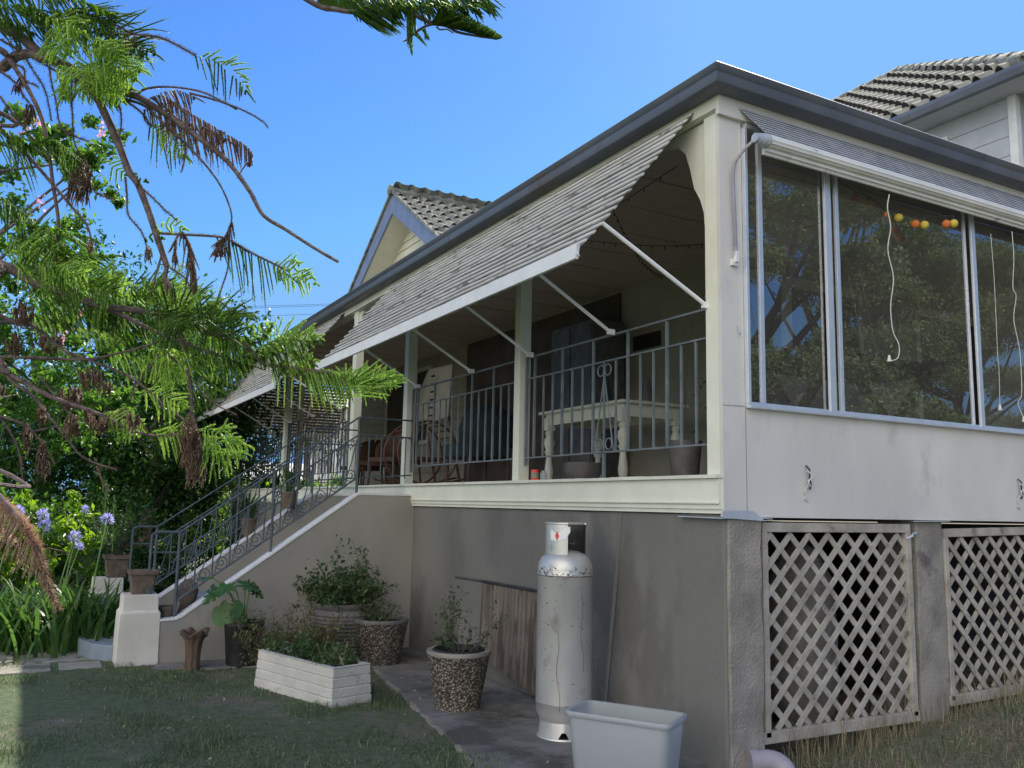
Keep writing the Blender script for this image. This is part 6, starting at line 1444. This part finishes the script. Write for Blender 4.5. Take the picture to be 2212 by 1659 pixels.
# wicker armchairs
def wchair(x, y, rz, lb):
    t = thing('wicker_armchair', lb, 'chair', (x, y, 0), 'wicker chairs on the verandah'); ca, sa = math.cos(rz), math.sin(rz)
    def W(px, py, pz): return (x + px * ca - py * sa, y + px * sa + py * ca, pz)
    k = MB(); k.prism([W(-.28, -.28, .38), W(.28, -.28, .38), W(.28, .25, .38), W(-.28, .25, .38)], (0, 0, .07)); k.build('seat', M['wicker'], t, bevel=.01)
    k = MB(); vs = []
    for j in range(17):
        a = PI * j / 16; r1 = .33
        for h, o_ in ((.42, 0), (.62, .02), (.66 + .28 * math.sin(a) ** .7, .05), (.64 + .26 * math.sin(a) ** .7, .02)): vs.append(W(-(r1 + o_) * math.cos(a), (r1 + o_) * math.sin(a) * .85, h))
    k.add(vs, [(4 * j + q_, 4 * j + q_ + 1, 4 * j + 5 + q_, 4 * j + 4 + q_) for j in range(16) for q_ in range(3)]); o = k.build('backrest', M['wicker'], t, smooth=True); m_ = o.modifiers.new('t', 'SOLIDIFY'); m_.thickness = .02
    for sx, sy in ((-1, -1), (1, -1), (-1, 1), (1, 1)): k = MB(); k.tube([W(sx * .25, sy * .24, .4), W(sx * .28, sy * .27, 0)], .018, 8); k.build('leg', M['wicker'], t)
wchair(1.0, 7.9, R(-70), 'reddish wicker armchair nearest the stair head'); wchair(1.2, 9.3, R(-110), 'reddish wicker armchair behind the stair head, farther along'); wchair(1.7, 11.3, R(-150), 'wicker armchair at the far end of the verandah')
# bentwood lounge behind the first post, and the cloth-draped easel
t = thing('bentwood_rocker', 'curved cane rocking chair behind the post at the stair head', 'chair', (.9, 6.6, 0))
for o_ in (-.25, .25):
    k = MB(); k.tube([(.85 + .42 * math.cos(a), 6.6 + o_, .45 + .42 * math.sin(a)) for a in np.linspace(0, 2 * PI, 26)], .014, 6); k.tube(spline([(.3, 6.6 + o_, .10), (.85, 6.6 + o_, .02), (1.5, 6.6 + o_, .16)], 6), .014, 6); k.build('side_frame', M['timber'], t, smooth=True)
k = MB()
for a in np.linspace(.3, 2.6, 9): k.tube([(.85 + .40 * math.cos(a), 6.35, .45 + .4 * math.sin(a)), (.85 + .40 * math.cos(a), 6.85, .45 + .4 * math.sin(a))], .010, 6)
k.box(.62, 1.1, 6.37, 6.83, .36, .40); k.build('seat_slats', M['wicker'], t)
t = thing('draped_board', 'pale draped board with small dark slots leaning near the stair head', 'board', (1.3, 6.9, 0))
k = MB(); k.prism([(1.15, 6.45, .95), (1.20, 7.6, .90), (1.28, 7.75, 1.45), (1.24, 7.35, 1.72), (1.22, 6.5, 1.68)], (.03, 0, 0)); k.build('board_face', M['cloth'], t, bevel=.01)
k = MB()
for z in np.linspace(1.0, 1.55, 6): k.box(1.12, 1.15, 6.95 - (z - 1) * .1, 7.03 - (z - 1) * .1, z, z + .02)
k.build('slot', M['dark'], t); k = MB(); k.tube([(1.24, 6.6, 1.0), (1.45, 6.6, 0)], .02, 6); k.tube([(1.24, 7.4, 1.0), (1.45, 7.4, 0)], .02, 6); k.build('support', M['timber'], t)
t = thing('covered_armchair', 'armchair under a teal cloth behind the second railing', 'chair', (1.1, 5.4, 0)); k = MB()
k.prism([(.8, 5.1, .35), (1.4, 5.1, .35), (1.45, 5.8, .35), (.8, 5.8, .35)], (0, 0, .18)); k.lathe([(.34, .5), (.36, .7), (.30, .9), (.16, 1.0), (0, 1.02)], (1.25, 5.45, 0), 18, wob=.05); k.build('cloth_cover', M['bluegreen'], t, smooth=True, bevel=.03)
for x, y in ((.85, 5.15), (1.38, 5.15), (.85, 5.75), (1.38, 5.75)): k = MB(); k.tube([(x, y, .36), (x, y, 0)], .02, 8); k.build('leg', M['timber'], t)
# bar-height timber table behind the windows
t = thing('timber_table', 'red-brown timber trestle table seen through the windows', 'table', (2.2, .9, 0)); k = MB()
for j in range(6): k.box(1.25, 3.1, .42 + j * .16, .42 + j * .16 + .15, .98, 1.02)
k.build('tabletop', M['timber'], t, bevel=.005)
for x in (1.6, 2.75):
    k = MB(); k.bar((x, .45, .02), (x, 1.15, .97), .07, .04, up=(1, 0, 0)); k.bar((x + .045, 1.25, .02), (x + .045, .5, .97), .07, .04, up=(1, 0, 0)); k.build('leg', M['timber'], t)
k = MB(); k.bar((1.6, .85, .5), (2.75, .85, .5), .05, .05); k.build('stretcher', M['timber'], t)
# daisies in a pot behind the glass, palm fronds
t = thing('white_flower_pot', 'pot of small white flowers just inside the left window', 'flower', (1.05, .75, 0)); k = MB(); k.lathe([(.12, 0), (.16, .35), (.17, .35), (0, .34)], (1.05, .75, 0), 20); k.build('pot', M['urn'], t, smooth=True)
P_ = np.array([1.05, .75, .62]) + RNG.normal(size=(700, 3)) * (.16, .15, .13); V, F = leaf_arrays(P_, .045, RNG, .4); plantmesh('leaves', V, F, 'leafS', t)
P_ = np.array([1.03, .70, .66]) + RNG.normal(size=(150, 3)) * (.16, .12, .11); V, F = leaf_arrays(P_, .028, RNG, 1.0); plantmesh('blossoms', V, F, 'straw', t)
t = thing('palm', 'arching pale palm frond inside the left window', 'plant', (.62, 1.0, 0)); k = MB(); k.lathe([(.1, 0), (.13, .3), (0, .3)], (.62, 1.0, 0), 16); k.build('pot', M['urn'], t, smooth=True)
fr = [(.62, 1.0, .3), (.66, 1.0, 1.1), (.78, .95, 1.45), (.95, .9, 1.35), (1.05, .85, 1.15)]; k = MB(); k.tube(spline(fr, 5), .004, 5); k.build('stem', M['darkbrown'], t)
V, F = cords(np.array([tuple(p) for p in spline(fr, 14)[28:]]), np.tile([.35, -.1, -1.0], (len(spline(fr, 14)[28:]), 1)) + RNG.normal(size=(len(spline(fr, 14)[28:]), 3)) * .25, RNG.uniform(.15, .3, len(spline(fr, 14)[28:])), RNG, droop=.2, rad=.003, nl=.006, ns=10); plantmesh('fronds', V, F, 'straw', t)
# lanterns, cords, string lights
LN = [(1847, 431, 0), (1876, 441, 1), (1908, 465, 0), (1941, 470, 1), (1977, 484, 0), (1997, 486, 1), (2044, 484, 0), (2060, 483, 1), (1799, 399, 1)]
nm_ = ['highest', 'high', 'second', 'third', 'fifth', 'sixth', 'rightmost', 'last', 'faint first']
pts_l = []
for i, (x, y, c_) in enumerate(LN):
    p = at(x, y, 1.0); dd_ = (2.27 - CP.z) / (p.z - CP.z); p = at(x, y, min(6.35, dd_)); pts_l.append(p)
    t = thing('paper_lantern', '%s paper lantern, %s, on the string behind the middle window' % (['orange', 'yellow'][c_], nm_[i]), 'lantern', tuple(p), 'paper lanterns on a string')
    k = MB(); k.lathe([(.031 * math.sin(a), -.031 * math.cos(a)) for a in np.linspace(.12, PI - .12, 11)], p, 16); k.build('shade', M['orange'] if c_ == 0 else M['yellow'], t, smooth=True)
    k = MB(); k.tube([p + Vector((0, 0, .034)), p + Vector((0, 0, .06))], .004, 5); k.build('cap', M['wire'], t)
pts_l = sorted(pts_l, key=lambda p: p.x); k = MB(); k.tube([p + Vector((0, 0, .06)) for p in pts_l], .003, 5); tag(k.build('lantern_string', M['wire'], org=tuple(pts_l[0])), 'thin dark string carrying the paper lanterns', 'string')
def hang(pts, lb, tassel=True, rr=.004, d=4.9):
    rr *= .65; q = [at(x, y, d) for x, y in pts]; t = thing('blind_cord', lb, 'cord', tuple(q[0]), 'white cords inside the windows'); k = MB(); k.tube(spline(q, 6), rr, 5); k.build('cord', M['cord'], t)
    if tassel: e = q[-1]; k = MB(); k.lathe([(.006, .02), (.014, -.02), (0, -.021)], e, 10); k.build('tassel', M['cord'], t)
hang([(1921, 420), (1917, 450), (1924, 490), (1918, 540), (1930, 600), (1924, 660), (1929, 715), (1942, 745), (1940, 772), (1925, 779), (1921, 774)], 'wavy white cord ending in a curl behind the middle window', True, .005, 5.35)
hang([(2140, 505), (2146, 580), (2150, 650), (2155, 765), (2158, 800), (2160, 880)], 'straight thin cord with a white toggle behind the right window', True, .003, 6.0)
hang([(2186, 500), (2190, 560), (2188, 620), (2195, 640), (2190, 690), (2203, 760), (2207, 850), (2199, 870), (2212, 905)], 'wavy white cord at the right edge of the right window', True, .004, 5.9)
for i, (a, c_) in enumerate([((.3, .3, 2.30), (2.2, 2.0, 2.32)), ((.15, 1.4, 2.3), (2.2, 3.2, 2.3)), ((.15, .5, 2.2), (.2, 5.0, 2.25)), ((.2, 2.6, 2.3), (2.1, 1.0, 2.25))]):
    a, c_ = Vector(a), Vector(c_); pts = [a.lerp(c_, t_) - Vector((0, 0, .16 * math.sin(PI * t_))) for t_ in np.linspace(0, 1, 24)]; k = MB(); k.tube(pts, .003, 4)
    for p in pts[1:-1]: k.tube([p, p + Vector((random.uniform(-.01, .01), 0, -.03))], .004, 4)
    tag(k.build('string_lights', M['wire'], org=tuple(a)), ['first dark string of small unlit bulbs under the corner ceiling', 'second dark string of unlit bulbs crossing the ceiling', 'string of unlit bulbs along the beam behind the awning', 'fourth bulb string crossing back over the table'][i], 'string lights', 'unlit string lights under the ceiling')
t = thing('wall_fan', 'dark round fan head beside the corner post', 'fan', (.5, .42, 1.05)); k = MB(); k.lathe([(.0, -.04), (.07, -.03), (.09, 0), (.07, .03), (0, .04)], (.5, .42, 1.05), 20); k.build('fan_head', M['dkmetal'], t, smooth=True); k = MB(); k.tube([(.5, .42, 1.02), (.5, .42, 0)], .014, 8); k.build('stand', M['dkmetal'], t)
# pale sack stored behind the lattice
t = thing('storage_sack', 'pale grey sack leaning behind the first lattice gate', 'sack', (1.25, .45, -1.7)); k = MB(); k.lathe([(.16, 0), (.24, .15), (.25, .6), (.22, 1.0), (.12, 1.2), (.05, 1.25), (0, 1.25)], (1.25, .5, -1.68), 18, wob=.06); k.build('sack_body', M['pier'], t, smooth=True)

# ================================================================== GRASS
def blades(n, region, h, m, name, label, rg, dens=None, lean=.5, wd=.004):
    x0, x1, y0, y1 = region; pts = []
    while len(pts) < n:
        x, y = rg.uniform(x0, x1), rg.uniform(y0, y1)
        if dens and rg.uniform() > dens(x, y): continue
        pts.append((x, y, gz(x, y) - .004))
    P_ = np.array(pts); a = rg.uniform(0, 2 * PI, n); o = np.stack([np.cos(a), np.sin(a), 0 * a], 1); s = np.stack([-np.sin(a), np.cos(a), 0 * a], 1)
    H = (h * rg.uniform(.35, 1.2, n))[:, None]; l = (lean * rg.uniform(.2, 1.3, n))[:, None]; up_ = np.array([0, 0, 1.0])
    v0 = P_ - s * wd; v1 = P_ + s * wd; m0 = P_ + up_ * H * .6 + o * H * l * .4; v2 = m0 - s * wd * .7; v3 = m0 + s * wd * .7; tp = P_ + up_ * H * (1 - l * .3) + o * H * l
    V = np.stack([v0, v1, v3, v2, tp], 1).reshape(-1, 3); i = np.arange(n)[:, None] * 5
    F = np.concatenate([i + [0, 1, 2], i + [0, 2, 3], i + [3, 2, 4]], 1).reshape(-1, 3)
    o_ = npmesh(name, V, F, M[m]); tag(o_, label, None, kind='stuff')
rgq = np.random.default_rng(77)
def dl(x, y):
    lim = -1.55 + .28 * (y + .6)
    return (1 if x < lim - .02 + .09 * math.sin(y * 5.3) + .05 * math.sin(y * 13.1) else .10) * (.35 + .65 * (math.sin(x * 3.1 + 1.3 * math.sin(y * 2.2)) * math.sin(y * 2.7) > -.35))
blades(80000, (-5.2, -.75, -1.6, 6.2), .022, 'grassb', 'lawn_grass', 'short green lawn grass in the shade', rgq, dl, .9, .0035)
blades(1700, (-5.2, -.8, -1.6, 6.2), .035, 'straw', 'dry_lawn_grass', 'dry blades among the lawn', rgq, dl, 1.2, .003)
def dr(x, y): return 1 if (y < YB - .02 and (x > .5 or y < -.35)) else (.0 if x > 2 and y > .2 else (.5 if y < .05 else 0))
blades(7000, (.42, 6, -2.4, .1), .10, 'grassb', 'weeds', 'weedy grass along the lattice gates', rgq, dr, .8, .003)
blades(6500, (.42, 6, -2.4, .1), .095, 'straw', 'dry_grass', 'dry straw-coloured grass by the lattice gates', rgq, dr, 1.1, .0022)
blades(600, (.45, 4, YB - .12, YB + .03), .30, 'straw', 'grass_stalks', 'tall dry grass stalks against the lattice', rgq, None, .5, .0018)
blades(900, (-1.9, -1.0, 2.2, 2.6), .06, 'grassb', 'edge_grass', 'longer grass around the trough planter', rgq, None, .6, .003)
blades(5200, (-5.2, -.7, -1.6, 6.2), .075, 'grassb', 'grass_tufts', 'longer uneven grass tufts on the lawn', rgq, lambda x, y: (1 if (math.sin(x * 5.3 + 2 * math.sin(y * 1.9)) * math.sin(y * 4.1 + x) > .55 and x < -1.45 + .28 * (y + .6)) else 0), .8, .0035)
# twigs and dead leaves on the concrete
k = MB()
for i in range(60):
    x, y = random.uniform(.5, 3.5), random.uniform(-1.6, -.15); a = random.uniform(0, PI); l = random.uniform(.03, .14); z = gz(x, y) + .015
    k.tube([(x, y, z), (x + l * math.cos(a), y + l * math.sin(a), z + random.uniform(-.005, .02))], .0025, 4)
tag(k.build('twigs', M['straw']), 'loose twigs lying on the dry ground', None, kind='stuff')
P_ = np.stack([RNG.uniform(-3, 3.0, 420), RNG.uniform(-1.6, 4.6, 420), np.full(420, -1.708)], 1); P_[:, 2] = [gz(x, y) + (.02 if x > -1.6 + .25 * y and x < 0 else .012) for x, y, _ in P_]
P_ = P_[(P_[:, 0] < -.05) | (P_[:, 1] < -.2)]
V, F = leaf_arrays(P_, .035, RNG, .5, D=np.stack([RNG.normal(size=len(P_)), RNG.normal(size=len(P_)), np.zeros(len(P_))], 1)); o = npmesh('fallen_leaves', V, F, M['straw']); tag(o, 'scattered dry fallen leaves', None, kind='stuff')
